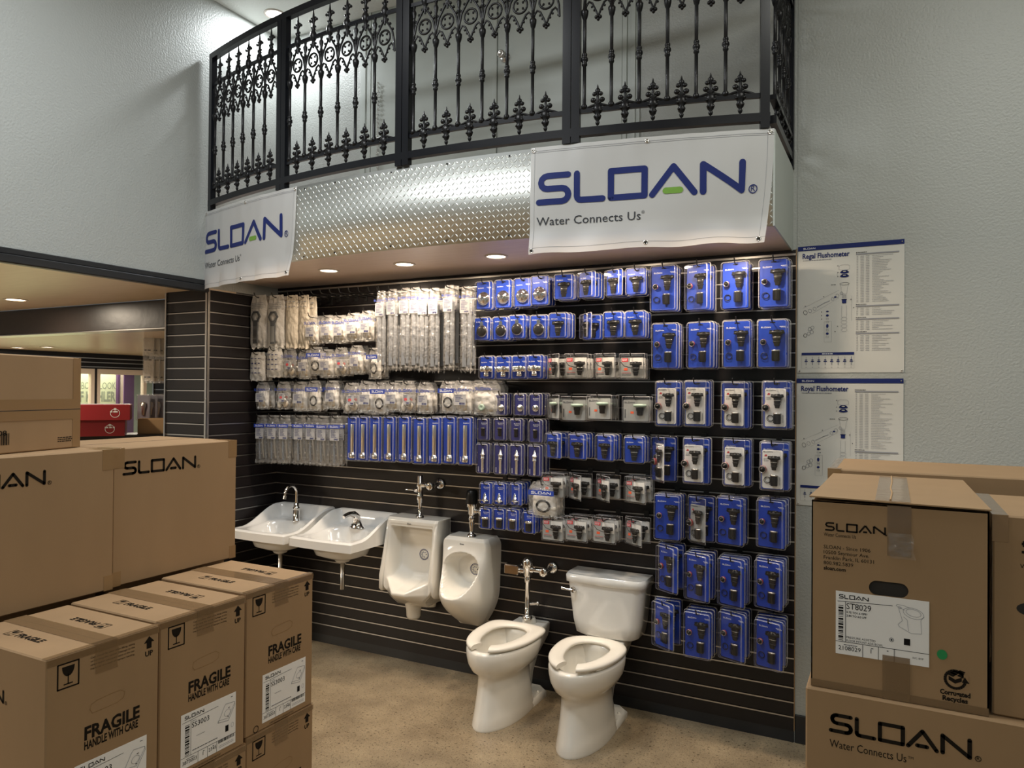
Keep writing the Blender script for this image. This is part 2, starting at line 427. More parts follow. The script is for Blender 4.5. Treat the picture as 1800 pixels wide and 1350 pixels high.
tag(mb.build('fascia_plate'), 'curved diamond plate steel fascia along the edge of the balcony', 'metal panel')

# ---- upstairs double door
def strips(mb, x0, x1, z0, z1, y, m):
    n = 4; w = (x1-x0)/n
    for i, d in enumerate((.012, .022, .016, .026)): mb.box(x0+i*w, x0+(i+1)*w, y-d, y+.01, z0, z1, m)
mb = MB(); strips(mb, .76, .86, 3.0, 4.46, .012, 'smooth_paint'); struct(mb.build('trim_4'))
mb = MB(); strips(mb, 2.80, 2.70, 3.0, 4.46, .012, 'smooth_paint'); struct(mb.build('trim_5'))
for nm, x0, x1 in (('door_1', .862, 1.842), ('door_2', 1.868, 2.698)):
    mb = MB(); mb.bbox(x0, x1, -.012, .012, 3.002, 4.46, .003, 'smooth_paint')
    if nm == 'door_1': mb.bbox(1.836, 1.866, -.02, .0, 3.002, 4.46, .003, 'smooth_paint')
    d = struct(mb.build(nm))
    if nm == 'door_2':
        M = Matrix.Translation((1.925, -.012, 3.93)) @ Matrix.Rotation(pi/2, 4, 'X')
        kb = MB(); kb.lathe([(.033, 0), (.033, .006), (.026, .012), (.012, .014), (.012, .035), (.02, .04), (.024, .052), (.023, .068), (.016, .072), (.013, .069), (.001, .069)], 'satin', M, 18)
        kb.build('door_knob', d)
mb = MB()
for i in range(46):
    z = 3.95-i*.0155; mb.torus((.93+.004*sin(i*.7), -.022, z), .008, .0018, 'satin', 'y' if i % 2 else 'z', 8, 4)
tag(mb.build('hanging_chain'), 'thin metal chain hanging on the upstairs white door frame', 'chain')

# ---- ironwork
def iron_parts():
    P = {}
    m = MB()          # baluster
    m.lathe([(.004, 3.165), (.015, 3.17), (.015, 3.185), (.0085, 3.195), (.0085, 3.375), (.013, 3.38), (.013, 3.388), (.010, 3.392), (.017, 3.402), (.017, 3.412), (.010, 3.422),
             (.013, 3.426), (.013, 3.434), (.0085, 3.44), (.0085, 3.60), (.012, 3.605), (.017, 3.625), (.018, 3.64), (.010, 3.65), (.007, 3.70), (.006, 3.76), (.010, 3.765), (.006, 3.775),
             (.012, 3.80), (.013, 3.81), (.006, 3.825), (.009, 3.84), (.002, 3.855)], 'iron', n=10)
    P['baluster'] = m.mesh('baluster')
    m = MB()          # fleur
    m.lathe([(.002, 3.085), (.008, 3.09), (.011, 3.10), (.007, 3.108), (.014, 3.115), (.019, 3.13), (.012, 3.14), (.022, 3.15), (.024, 3.17), (.016, 3.182), (.008, 3.19), (.006, 3.235),
             (.012, 3.245), (.013, 3.256), (.005, 3.264), (.004, 3.272), (.001, 3.282)], 'iron', n=10, sy=.75)
    for sx in (-1, 1):
        m.ball((sx*.021, 0, 3.208), .014, 'iron', n=6, sc=(1, .7, .9)); m.ball((sx*.015, -.002, 3.236), .0115, 'iron', n=6, sc=(1, .7, .9))
        m.tube([(0, 0, 3.188), (sx*.012, 0, 3.196), (sx*.021, 0, 3.205)], .005, 'iron', 6)
        m.tube([(sx*.012, 0, 3.186), (sx*.035, 0, 3.180), (sx*.062, 0, 3.172)], (.007, .006, .004), 'iron', 6)
        m.ball((sx*.017, -.01, 3.155), .008, 'iron', n=5); m.ball((sx*.012, -.01, 3.125), .006, 'iron', n=5)
    P['fleur_finial'] = m.mesh('fleur_finial')
    m = MB(); p = .141   # tracery of one bay
    m.torus((0, 0, 3.722), .038, .006, 'iron', 'y', 20, 6)
    for k in range(4):
        a = pi/2*k; a += pi/4; m.ball((.021*cos(a), 0, 3.722+.021*sin(a)), .0065, 'iron', n=5)
        m.tube([(.036*cos(a), 0, 3.722+.036*sin(a)), (.021*cos(a), 0, 3.722+.021*sin(a))], .0035, 'iron', 5)
    for sx in (-1, 1):
        m.tube([(sx*p*.5, 0, 3.635), (sx*p*.475, 0, 3.69), (sx*p*.38, 0, 3.745), (sx*p*.2, 0, 3.785), (sx*p*.07, 0, 3.812), (0, 0, 3.845)], .006, 'iron', 6)
        m.tube([(sx*p*.5, 0, 3.635), (sx*p*.44, 0, 3.665), (sx*p*.34, 0, 3.682), (sx*p*.22, 0, 3.672), (sx*p*.1, 0, 3.64), (0, 0, 3.607)], .0055, 'iron', 6)
        for q, zz in ((.40, 3.757), (.27, 3.79), (.14, 3.815)): m.ball((sx*p*q, 0, zz), .0075, 'iron', n=5)
        for q, zz in ((.45, 3.648), (.15, 3.642), (.24, 3.66)): m.ball((sx*p*q, 0, zz-.004), .006, 'iron', n=5)
    for dx, zz, r in ((-.011, 3.604, .009), (.011, 3.604, .009), (0, 3.594, .009), (0, 3.61, .009)): m.ball((dx, 0, zz), r, 'iron', n=6)
    P['tracery'] = m.mesh('tracery')
    m = MB()          # cross finial over the bay
    m.lathe([(.005, 3.79), (.009, 3.815), (.006, 3.825), (.016, 3.84), (.020, 3.86), (.017, 3.88), (.009, 3.892), (.013, 3.90), (.008, 3.91), (.0075, 3.935), (.010, 3.955), (.0075, 3.97), (.005, 3.99), (.0025, 4.012), (.0008, 4.022)], 'iron', n=8)
    for sx in (-1, 1):
        m.tube([(0, 0, 3.935), (sx*.014, 0, 3.948), (sx*.024, 0, 3.952)], .005, 'iron', 6)
        m.ball((sx*.027, 0, 3.953), .0085, 'iron', n=5); m.ball((sx*.016, 0, 3.965), .006, 'iron', n=5); m.ball((sx*.014, 0, 3.912), .007, 'iron', n=5)
    P['cross_finial'] = m.mesh('cross_finial')
    return P
IP = iron_parts()
def part(me, parent, name, loc, rotz=0):
    o = bpy.data.objects.new(name, me); col.objects.link(o); o.parent = parent; o.location = loc; o.rotation_euler = (0, 0, rotz); return o
XP = [.035, .87, 1.80, 2.735, 3.615]
RN = ['leftmost curved black iron railing panel, beside the white left wall', 'second curved black iron railing panel from the left wall',
      'third black iron railing panel, in front of the upstairs door knob', 'fourth black iron railing panel, above the wide white banner']
for k in range(4):
    s0, s1 = arc_s(XP[k]), arc_s(XP[k+1])
    sm = (s0+s1)/2; root = thing('iron_railing', RN[k], 'railing', arcP(sm, 0, 3.0), 0, 'railing panels on the balcony')
    def bent(name, a, b, o0, o1, z0, z1):
        m = MB(); n = 10; L = []
        for i in range(n+1):
            s = a+(b-a)*i/n; L.append([arcP(s, o0, z0), arcP(s, o1, z0), arcP(s, o1, z1), arcP(s, o0, z1)])
        m.loft(L, 'iron_frame', smooth=False)
        o = m.build(name, root); o.location = -root.location; return o
    bent('top_rail', s0, s1, -.018, .018, 4.024, 4.062); bent('bottom_rail', s0, s1, -.018, .018, 3.040, 3.078)
    bent('upper_bar', s0+.04, s1-.04, -.006, .006, 3.842, 3.862); bent('lower_bar', s0+.04, s1-.04, -.008, .008, 3.150, 3.172)
    bent('post', s0+.002, s0+.042, -.018, .018, 3.009, 4.062); bent('post', s1-.042, s1-.002, -.018, .018, 3.009, 4.062)
    p = (s1-s0-.125)/6
    for i in range(6):
        for nm, ds in (('baluster', 0), ('fleur_finial', .5), ('tracery', .5), ('cross_finial', .5)):
            s = s0+.062+p*(i+ds)
            o = part(IP[nm], root, nm, Vector(arcP(s, 0, 0))-root.location, TH0+s/AR)
            o.scale = (p/.141, 1, 1) if nm == 'tracery' else (1, 1, 1)
root = thing('iron_railing', 'short black railing return from the balcony corner to the right wall', 'railing', (3.625, -.33, 3.0))
m = MB()
for z0, z1 in ((4.024, 4.062), (3.04, 3.078), (3.842, 3.862), (3.15, 3.172)): m = MB(); m.box(-.016, .016, -.30, .335, z0-3, z1-3, 'iron_frame'); m.build('rail', root)
m = MB(); m.box(-.02, .02, .295, .335, .0, 1.062, 'iron_frame'); m.build('post', root)
for i in range(4):
    part(IP['baluster'], root, 'baluster', (0, -.24+i*.15, -3), pi/2); part(IP['tracery'], root, 'tracery', (0, -.165+i*.14, -3), pi/2)
    part(IP['fleur_finial'], root, 'fleur_finial', (0, -.165+i*.14, -3), pi/2)

# ---- downlights
def downlight(x, y, z, label, power, color, lens='lamp_lens', r=.052, size=1.9, blend=.6, grp='recessed downlights'):
    t = thing('recessed_downlight', label, 'ceiling light', (x, y, z), 0, grp)
    m = MB(); m.lathe([(r*1.28, 0), (r*1.28, -.004), (r*1.02, -.006), (r, -.001), (r, .0)], 'lamp_rim', n=28); m.build('trim_ring', t)
    m = MB(); m.lathe([(r, -.0015), (.001, -.0018)], lens, n=28); m.build('lens', t)
    l = lamp('bulb', 'AREA', (0, 0, -.009), power, color, t, shape='DISK', size=r*1.9)
    return t
WARM = (1, .80, .60)
for i, (x, y) in enumerate(((.938, -.512), (1.516, -.504), (2.138, -.502), (2.76, -.50), (3.34, -.45))):
    downlight(x, y, 2.575, ['lit recessed downlight in the balcony underside nearest the left corner', 'lit recessed downlight in the middle of the balcony underside',
              'lit recessed downlight in the balcony underside beside the wide banner', 'recessed downlight behind the wide banner', 'recessed downlight behind the right end of the wide banner'][i], 7.8, WARM)
downlight(.235, -.30, 4.46, 'bright recessed downlight in the upper ceiling above the railing', 10.5, (.93, .97, 1), 'lamp_lens_cool', .058, 2.7, .5)
downlight(-1.858, -.85, 2.49, 'bright recessed downlight in the side room ceiling above the top carton', 16, (1, .85, .66), r=.065, size=2.6)
downlight(-4.87, .83, 2.275, 'small distant downlight in the side room, the left one of two', 10, (1, .88, .7), r=.06, size=2.6)
downlight(-4.40, .89, 2.275, 'small distant downlight in the side room, the right one of two', 10, (1, .88, .7), r=.06, size=2.6)

# ---- side room beyond the opening
mb = MB(); mb.box(-9, -.0, -9.8, -.40, 2.49, 2.5, 'tan_wood'); mb.box(-9, -.3, -.25, 6, 2.276, 2.5, 'tan_wood'); struct(mb.build('ceiling_side_room'))
mb = MB(); mb.bbox(-9, -.38, -.40, -.25, 2.274, 2.49, .006, 'beam_black'); mb.box(-9, -.38, -.402, -.25, 2.268, 2.276, 'satin'); struct(mb.build('trim_6'))
mb = MB(); mb.box(-.42, .0, .1, .2, 0, 2.5, 'slat_black'); mb.box(-5.4, 0, 6, 6.1, 0, 2.5, 'wall_paint'); struct(mb.build('wall_side_room'))
mb = MB()
mb.box(-5.5, -5.4, -9, 6, 2.07, 2.276, 'slat_black')
for z in (2.09, 2.15, 2.205): mb.box(-5.4, -5.385, -9, 6, z, z+.012, 'aluminium')
mb.box(-5.5, -5.4, -9, 6, 0, .9, 'wall_paint')
mb.box(-5.5, -5.42, 2.105, 2.15, .9, 2.07, 'slat_black')
struct(mb.build('wall_window'))
for n, (y0, y1) in enumerate(((.9, 2.105), (2.15, 2.88))):
    mb = MB()
    mb.box(-5.46, -5.40, y0, y1, 2.0, 2.07, 'window_frame'); mb.box(-5.46, -5.40, y0, y1, .9, .97, 'window_frame')
    mb.box(-5.46, -5.40, y0, y0+.035, .97, 2.0, 'window_frame'); mb.box(-5.46, -5.40, y1-.05, y1, .97, 2.0, 'window_frame')
    w = struct(mb.build('window_%d' % (n+1)))
    g = MB(); g.box(-5.44, -5.435, y0+.035, y1-.05, .97, 2.0, 'glass'); g.build('pane', w)
mb = MB(); mb.box(-8.2, -8.1, -2, 7, 0, 2.5, 'sea_paint'); struct(mb.build('wall_beyond'))
M = Matrix.Translation((-5.75, 0, 0)) @ RZ90
t = thing('lettered_panel', 'pale lime lettered wall panel seen through the side room window', 'wall sign', (-5.75, 1.8, 0))
b = MB(); b.box(.8, 2.65, 0, .04, 0, 2.4, 'lime_wall', M); o = b.build('board', t); o.location = -t.location
b = MB(); b.text('THE BOLD LOOK', 1.95, 1.80, .095, -.002, 'print_grey', M, w=.695); b.text('OF KOHLER', 2.03, 1.63, .13, -.002, 'print_grey', M, bold=.035, w=.615); o = b.build('lettering', t); o.location = -t.location
mb = MB(); mb.box(-5.80, -5.70, 2.65, 2.675, 0, 2.4, 'purple'); mb.box(-5.80, -5.70, 2.692, 2.73, 0, 2.4, 'window_frame'); mb.box(-6.6, -6.5, 3.30, 3.47, 0, 2.4, 'purple'); struct(mb.build('wall_purple'))
lamp('fill_lamp', 'AREA', (-6.7, 2.6, 2.25), 40, (1, .97, .86), shape='RECTANGLE', size=1.6, size_y=.8)  # added lamp, brightens the room behind the windows
lamp('fill_lamp', 'AREA', (-5.57, 1.9, 2.25), 18, (1, .97, .86), shape='RECTANGLE', size=.18, size_y=1.6)  # added strip lamp grazing the lettered panel to brighten it
lamp('fill_lamp', 'AREA', (-2.5, -4.5, 2.47), 210, (1, .85, .66), shape='RECTANGLE', size=1.0, size_y=.5)  # added lamp, its bounce off the floor lifts the side room ceiling

lamp('fill_lamp', 'AREA', (-3.2, 1.6, 2.26), 60, (1, .88, .72), shape='RECTANGLE', size=1.2, size_y=.5)  # added lamp for the part of the side room past the beam
# gondola, cartons and stock in the side room, glimpsed past the pillar
t = thing('slat_display', 'black slatwall display behind the pillar in the side room', 'display stand', (-1.85, .72, 0))
slats(MB(), -.50, .36, .0, 2.0, None).build('slat_panel', t)
b = MB(); b.box(-.515, -.50, -.01, .03, 0, 2.0, 'satin'); b.build('edge_post', t)
b = MB(); b.box(-.5, .36, .02, .06, 0, 2.0, 'slat_black'); b.build('backing', t)
t = thing('display_table', 'low dark table under the red cartons in the side room', 'table', (-2.1, -.1, 0), radians(52))
b = MB(); b.bbox(-.42, .62, -.10, .25, 1.36, 1.41, .004, 'table_black'); b.build('tabletop', t)
for sx in (-1, 1):
    for sy in (-1, 1): b = MB(); b.box(.10+sx*.44-.03, .10+sx*.44+.03, .075+sy*.13-.03, .075+sy*.13+.03, 0, 1.36, 'table_black'); b.build('leg', t)
for i, (x1, z0, z1) in enumerate(((-1.767, 1.41, 1.546), (-1.70, 1.546, 1.680))):
    t = thing('red_carton', ['glossy red carton at the bottom of the two red ones', 'glossy red carton stacked on top of the other red one'][i], 'box', (x1-.31+.12*0, -.31+.055, z0), radians(52), 'red cartons in the side room')
    h = z1-z0; b = MB(); b.bbox(-.40, .40, -.15, .15, 0, h-.001, .004, 'red_carton'); b.build('body', t)
    b = MB(); b.box(-.155, -.125, -.152, .15, 0, h+.0005, 'white_tape'); b.build('strap', t)
    b = MB(); b.ell(.285, h*.45, .035, .035, .004, -.1515, 'white_paper'); b.disc(.285, h*.7, .012, .010, -.1515, 'white_paper'); b.fine(.248, .322, h*.5, .012, -.1515, 'white_paper'); b.build('round_emblem', t)
    if i == 1: b = MB(); b.box(-.39, .39, -.14, .14, h-.0005, h+.0005, 'carton_blue_white'); b.build('lid_print', t)
t = thing('tan_carton', 'small tan carton beside the red cartons, right of them', 'box', (-2.03+.26, .2+.26, 1.41), radians(48))
b = MB(); b.bbox(-.26, .20, -.12, .12, 0, .135, .004, 'cardboard_pale'); b.build('body', t)
b = MB(); b.box(-.0, .045, -.122, -.12, .01, .075, 'white_paper'); b.box(.02, .028, -.1225, -.122, .04, .06, 'red_ink'); b.build('label', t)
# ---------------------------------------------------------------- sinks
def sup(x, n): return abs(x)**n
def make_sink(name, label, loc):
    t = thing(name, label, 'sink', loc, 0, 'wall hung sinks')
    W, D = .255, .50
    def top(x, y):
        k = sstep(-.40, -.06, y)
        rim = .866+(.985-.866)*k
        e = min(1, max(0, (W-abs(x))/.05))
        inner = sstep(.25, 1, e)*sstep(-D+.015, -D+.06, y)*(1-sstep(-.05, -.015, y))
        deck = .858+.030*sstep(-.32, -.12, y)
        z = rim+(min(deck, rim)-rim)*inner
        q = sup(x/.185, 2.6)+sup((y+.30)/.155, 2.6)
        z -= .115*sstep(1.12, .25, q)
        edge = min(W-abs(x), y+D) ; z -= .012*(1-sstep(0, .016, edge))
        return z
    b = MB()
    xs = [-W+2*W*i/46 for i in range(47)]; ys = [-D+D*j/46 for j in range(47)]
    def rnd(x, y):          # softened front corners, slightly bowed front
        f = (1-(x/W)**2)*.012
        return y+(-f if y < -D+.001 else -f*max(0, (-y-.3)/(D-.3)))
    b.grid(lambda u, v: (xs[round(u*46)], rnd(xs[round(u*46)], ys[round(v*46)]), top(xs[round(u*46)], ys[round(v*46)])), 46, 46, 'porcelain_grey')
    per = [(x, -D) for x in xs]+[(W, y) for y in ys[1:]]+[(x, 0) for x in xs[::-1][1:]]+[(-W, y) for y in ys[::-1][1:-1]]
    L0 = [(x, rnd(x, y), top(x, y)) for x, y in per]
    L1 = [(x*.995, rnd(x, y), .803) for x, y in per]; L2 = [(x*.93, rnd(x, y)*.96-.005, .798) for x, y in per]
    b.loft([L1, L0], 'porcelain_grey', caps=False); b.loft([L2, L1], 'porcelain_grey', caps=False)
    n = 32
    def ov(a, c, yc, z, p): return [(a*abs(cos(q))**(2/p)*(1 if cos(q) >= 0 else -1), yc+c*abs(sin(q))**(2/p)*(1 if sin(q) >= 0 else -1), z) for q in (2*pi*i/n for i in range(n))]
    b.add(L2, [tuple(range(len(L2)))], 'porcelain_grey')
    b.loft([ov(.045, .045, -.27, .685, 2), ov(.06, .055, -.27, .70, 2), ov(.10, .09, -.27, .712, 2.4), ov(.165, .13, -.28, .735, 3), ov(.19, .15, -.28, .802, 3.4)], 'porcelain_grey')
    b.build('basin', t)
    b = MB(); b.lathe([(.016, .50), (.016, .69), (.0155, .69), (.0145, .5)], 'satin', Matrix.Translation((0, -.27, 0)), 16); b.lathe([(.027, .675), (.027, .69), (.02, .69)], 'satin', Matrix.Translation((0, -.27, 0)), 16); b.build('drain_pipe', t)
    b = MB(); b.lathe([(.03, .0), (.03, .004), (.022, .004), (.014, .001), (.001, .001)], 'chrome', Matrix.Translation((0, -.29, .762)), 20); b.build('drain_ring', t)
    return t
make_sink('wall_sink', 'white wall hung sink in the corner, beneath the gooseneck tap', (.315, 0, 0))
make_sink('wall_sink', 'white wall hung sink next to the tall urinal, with the low sensor tap', (.87, 0, 0))
t = thing('gooseneck_faucet', 'chrome gooseneck faucet standing on the corner sink', 'faucet', (.34, -.145, .886))
b = MB(); b.lathe([(.027, 0), (.027, .004), (.023, .008), (.023, .075), (.021, .08), (.0235, .084), (.0235, .094), (.018, .10), (.018, .125), (.011, .128)], 'chrome', n=20); b.build('body', t)
b = MB(); pts = [(0, 0, .12), (0, 0, .20)]+[(-.0+.0*i, -.055+.055*cos(radians(a)), .20+.055*sin(radians(a))) for i, a in enumerate(range(15, 181, 15))]+[(0, -.113, .185)]
b.tube(pts, .0105, 'chrome', 14); b.tube([(0, -.111, .192), (0, -.117, .168)], .0125, 'satin', 14); b.build('spout', t)
t = thing('sensor_faucet', 'low curved chrome sensor faucet on the sink next to the tall urinal', 'faucet', (.885, -.145, .886))
b = MB(); n = 20
def el(cy, z, a, c): return [(a*cos(q), cy+c*sin(q), z) for q in (2*pi*i/n for i in range(n))]
b.loft([el(0, 0, .062, .036), el(0, .008, .060, .035), el(.002, .02, .042, .032), el(.004, .045, .03, .03), el(-.004, .07, .025, .03)], 'chrome')
b.tube([(0, .004, .035), (0, -.004, .075), (0, -.035, .098), (0, -.08, .105), (0, -.125, .098), (0, -.137, .092)], (.029, .027, .022, .016, .0135, .012), 'chrome', 16)
b.build('body', t)
b = MB(); b.box(-.016, .016, -.038, -.028, .022, .032, 'rubber_black'); b.ball((.012, -.0, .083), .009, 'rubber_black'); b.build('sensor_eye', t)
t = thing('metal_grid_drain', 'loose chrome drain lever lying in the basin of the corner sink', 'plumbing part', (.285, -.30, .762))
b = MB(); b.torus((0, 0, .016), .024, .005, 'chrome', 'z', 22, 8); b.torus((0, 0, .016), .012, .003, 'chrome', 'z', 18, 6); b.ball((0, 0, .014), .008, 'chrome'); b.build('strainer', t)
b = MB(); b.tube([(-.02, 0, .018), (-.06, .005, .028), (-.105, .01, .032)], (.005, .006, .007), 'chrome', 8); b.build('lever', t)
b = MB(); b.lathe([(.006, 0), (.014, .003), (.012, .012), (.003, .016)], 'satin', Matrix.Translation((.05, .03, .0)), 14); b.build('plug_nut', t)

# ---------------------------------------------------------------- urinals
def depth_body(b, sil, depth, z0, z1, nx, nz, m):
    """porcelain front as a depth surface over a silhouette, closed back to the wall"""
    G = []
    for j in range(nz+1):
        z = z0+(z1-z0)*j/nz; w = sil(z)
        G.append([(w*sin(pi/2*(2*i/nx-1)), z) for i in range(nx+1)])
    b.grid(lambda u, v: (lambda p: (p[0], -depth(p[0], p[1], sil(p[1])), p[1]))(G[round(v*nz)][round(u*nx)]), nx, nz, m)
    rim = [G[0][i] for i in range(nx+1)]+[G[j][nx] for j in range(1, nz+1)]+[G[nz][i] for i in range(nx-1, -1, -1)]+[G[j][0] for j in range(nz-1, 0, -1)]
    b.loft([[(x, 0, z) for x, z in rim], [(x, -depth(x, z, sil(z)), z) for x, z in rim]], m, caps=False)
def fly(b, x, z, y, M=None):
    b.ell(x, z, .034, .034, .0035, y, 'navy_ink', M, 24); b.ell(x, z, .028, .028, .0015, y, 'grey_ink', M, 20)
    for a in (60, 110, 150, 190, 230, 280): b.disc(x+.016*cos(radians(a)), z+.016*sin(radians(a)), .006, .004, y, 'light_ink', M, 8)
    b.disc(x+.017, z+.001, .003, .005, y, 'black_ink', M, 8)
# tall flared urinal
t = thing('tall_urinal', 'tall square-shouldered white urinal with side wings and a V-shaped lip', 'urinal', (1.345, 0, 0), 0)
def sil1(z): return .195 if z > .56 else .195-.075*sstep(.56, .45, z)
def dep1(x, z, w):
    ax = abs(x); wing = .168+.045*sstep(.92, .58, z)
    prow = .10*min(1, max(0, (.158-ax)/.108))*sstep(.66, .56, z)
    o = wing+prow-(.06+prow*.9)*(max(0, .53-z)/.10)**1.4
    o -= .012*(1-sstep(0, .014, w-ax))+.014*sstep(.972, .99, z)
    lipz = .545+.055*min(1, max(0, (ax-.045)/.11))
    t = min(1, max(0, (z-lipz)/.10)); m = sstep(.160, .150, ax)*(1-(1-t)**3)*sstep(.935, .918, z)
    hdr = sstep(.955, .945, z)*sstep(.172, .164, ax)
    return max(.02, o-.005*hdr-m*(o-.070))
b = MB(); depth_body(b, sil1, dep1, .435, .99, 56, 110, 'porcelain')
for sx in (-1, 1):
    L = []
    for z, d in ((.505, .17), (.51, .205), (.53, .225), (.62, .235), (.80, .20), (.95, .165), (.985, .15)):
        wx = .197+.018*sstep(.75, .5, z); f = d
        L.append([(sx*(wx-.022), -.01, z), (sx*(wx-.022), -f+.012, z), (sx*(wx-.014), -f, z), (sx*(wx-.004), -f+.002, z), (sx*wx, -f+.012, z), (sx*wx, -.01, z)])
    b.loft(L, 'porcelain')
n = 20
b.loft([[(.045*q*cos(2*pi*i/n), -.13+.05*q*sin(2*pi*i/n), z) for i in range(n)] for q, z in ((.4, .338), (.85, .342), (1, .36), (1.05, .40), (1.3, .45))], 'porcelain')
b.loft([[(.10*q*cos(2*pi*i/n)+.02, -.05+.05*q*sin(2*pi*i/n), z) for i in range(n)] for q, z in ((.5, .405), (.95, .41), (1, .44), (1, .47))], 'porcelain')
b.build('bowl', t)
b = MB(); yy = -dep1(.03, .74, .195)-.0022; fly(b, .035, .745, yy); b.build('target_sticker', t)
b = MB(); b.text('Sloan', -.03, .952, .010, -dep1(-.02, .956, .195)-.0016, 'grey_ink', bold=.02); b.build('maker_mark', t)
# rounded urinal
t = thing('rounded_urinal', 'rounded white urinal with a teardrop opening, beside the tall one', 'urinal', (1.745, 0, 0), 0)
def sil2(z):
    w = .172-.006*sstep(.8, .6, z)-.095*(max(0, .60-z)/.25)**2
    k = (z-.845)/.062
    return w*(sqrt(max(.0, 1-.34*k**2.4)) if k > 0 else 1)
def dep2(x, z, w):
    r = min(1, abs(x)/max(w, .01)); lip = sstep(.90, .56, z)**1.1
    o = .165+.180*lip*max(0, 1-r**2.4)**.7-.05*lip*r**3
    o -= (o-.10)*1.02*(max(0, .575-z)/.225)**1.7
    o -= .03*max(0, (r-.85)/.15)**2+.018*sstep(.885, .906, z)
    zc = .70; ww = .128-.022*sstep(.76, .60, z)
    cz = (z-zc)/.118 if z > zc else (z-zc)/.128
    q = abs(x/ww)**2.4+abs(cz)**2.4
    m = min(1, (1-q)/.55)**.62 if q < 1 else 0
    return max(.02, o-m*(o-.085))
b = MB(); depth_body(b, sil2, dep2, .352, .907, 60, 110, 'porcelain'); b.build('bowl', t)
b = MB(); fly(b, .035, .70, -dep2(.035, .70, .17)-.003); b.build('target_sticker', t)
b = MB(); b.text('Sloan', -.03, .862, .010, -dep2(-.02, .866, .17)-.0016, 'grey_ink', bold=.02); b.build('maker_mark', t)

# ---- flush valves
RX90 = Matrix.Rotation(pi/2, 4, 'X')            # z axis -> -y
def to_wall(M0): return M0 @ Matrix.Rotation(-pi/2, 4, 'X')   # z axis -> +y
t = thing('lever_flush_valve', 'chrome lever flush valve above the tall urinal', 'flush valve', (1.37, -.105, .99))
b = MB(); b.lathe([(.026, 0), (.026, .012), (.02, .018), (.012, .022), (.0115, .095), (.017, .10), (.017, .115), (.021, .12), (.021, .15), (.018, .155), (.018, .20), (.024, .205), (.024, .225), (.021, .23), (.021, .272), (.017, .278), (.003, .279)], 'chrome', n=20); b.build('body', t)
b = MB(); M = Matrix.Translation((0, 0, .178)) @ Matrix.Rotation(-pi/2, 4, 'Y'); b.lathe([(.017, .015), (.017, .035), (.011, .045), (.006, .05), (.006, .055), (.0055, .10), (.007, .115), (.002, .118)], 'chrome', M, 14); b.build('lever', t)
def side_pipe(t, z, length=.105, wheel=True, x1=.09):
    b = MB(); b.tube([(.01, 0, z), (x1*.55, 0, z), (x1, .012, z)], .013, 'chrome', 14); b.lathe([(.018, 0), (.018, .02)], 'chrome', Matrix.Translation((.022, 0, z)) @ Matrix.Rotation(pi/2, 4, 'Y'), 14)
    b.ball((x1, .0, z), .024, 'chrome'); b.lathe([(.024, 0), (.026, .01), (.026, .022), (.02, .026), (.003, .027)], 'chrome', Matrix.Translation((x1, -.01, z)) @ RX90, 18)
    b.tube([(x1, 0, z), (x1, length-.002, z)], .014, 'chrome', 14); b.build('supply_pipe', t)
    b = MB(); b.lathe([(.015, -.012), (.03, -.010), (.034, -.004), (.034, 0), (.02, .001)], 'chrome', to_wall(Matrix.Translation((x1, length-.004, z))), 22); b.build('wall_flange', t)
side_pipe(t, .215)
t = thing('sensor_flush_valve', 'black capped sensor flush valve above the rounded urinal', 'flush valve', (1.765, -.11, .905))
b = MB(); b.lathe([(.028, 0), (.028, .012), (.022, .018), (.013, .024), (.012, .04), (.019, .09), (.016, .10), (.021, .105), (.021, .125), (.018, .13), (.018, .14), (.027, .145), (.027, .185), (.033, .19), (.033, .21)], 'chrome', n=20); b.build('body', t)
b = MB(); b.lathe([(.035, .208), (.037, .215), (.037, .27), (.033, .29), (.02, .298), (.003, .299)], 'rubber_black', n=22); b.build('cap', t)
side_pipe(t, .165, .11)
t = thing('side_mount_flush_valve', 'chrome flush valve with boxed sensor behind the left toilet', 'flush valve', (2.16, -.115, .455))
b = MB(); b.lathe([(.030, 0), (.030, .014), (.022, .02), (.0155, .024), (.015, .215), (.02, .22), (.02, .245), (.017, .25), (.024, .262), (.024, .30), (.03, .305), (.031, .345), (.024, .36), (.01, .366), (.002, .367)], 'chrome', n=20); b.build('body', t)
b = MB(); b.tube([(-.02, 0, .285), (-.05, 0, .285)], .019, 'chrome', 14); b.build('neck', t)
b = MB(); b.bbox(-.145, -.05, -.034, .034, .258, .318, .006, 'chrome'); b.build('sensor_box', t)
side_pipe(t, .295, .115, x1=.115)
b = MB(); b.tube([(.02, 0, .09), (.05, .0, .095), (.065, -.0, .10)], .009, 'satin', 8); b.ball((.068, 0, .10), .013, 'satin'); b.build('stop_screw', t)

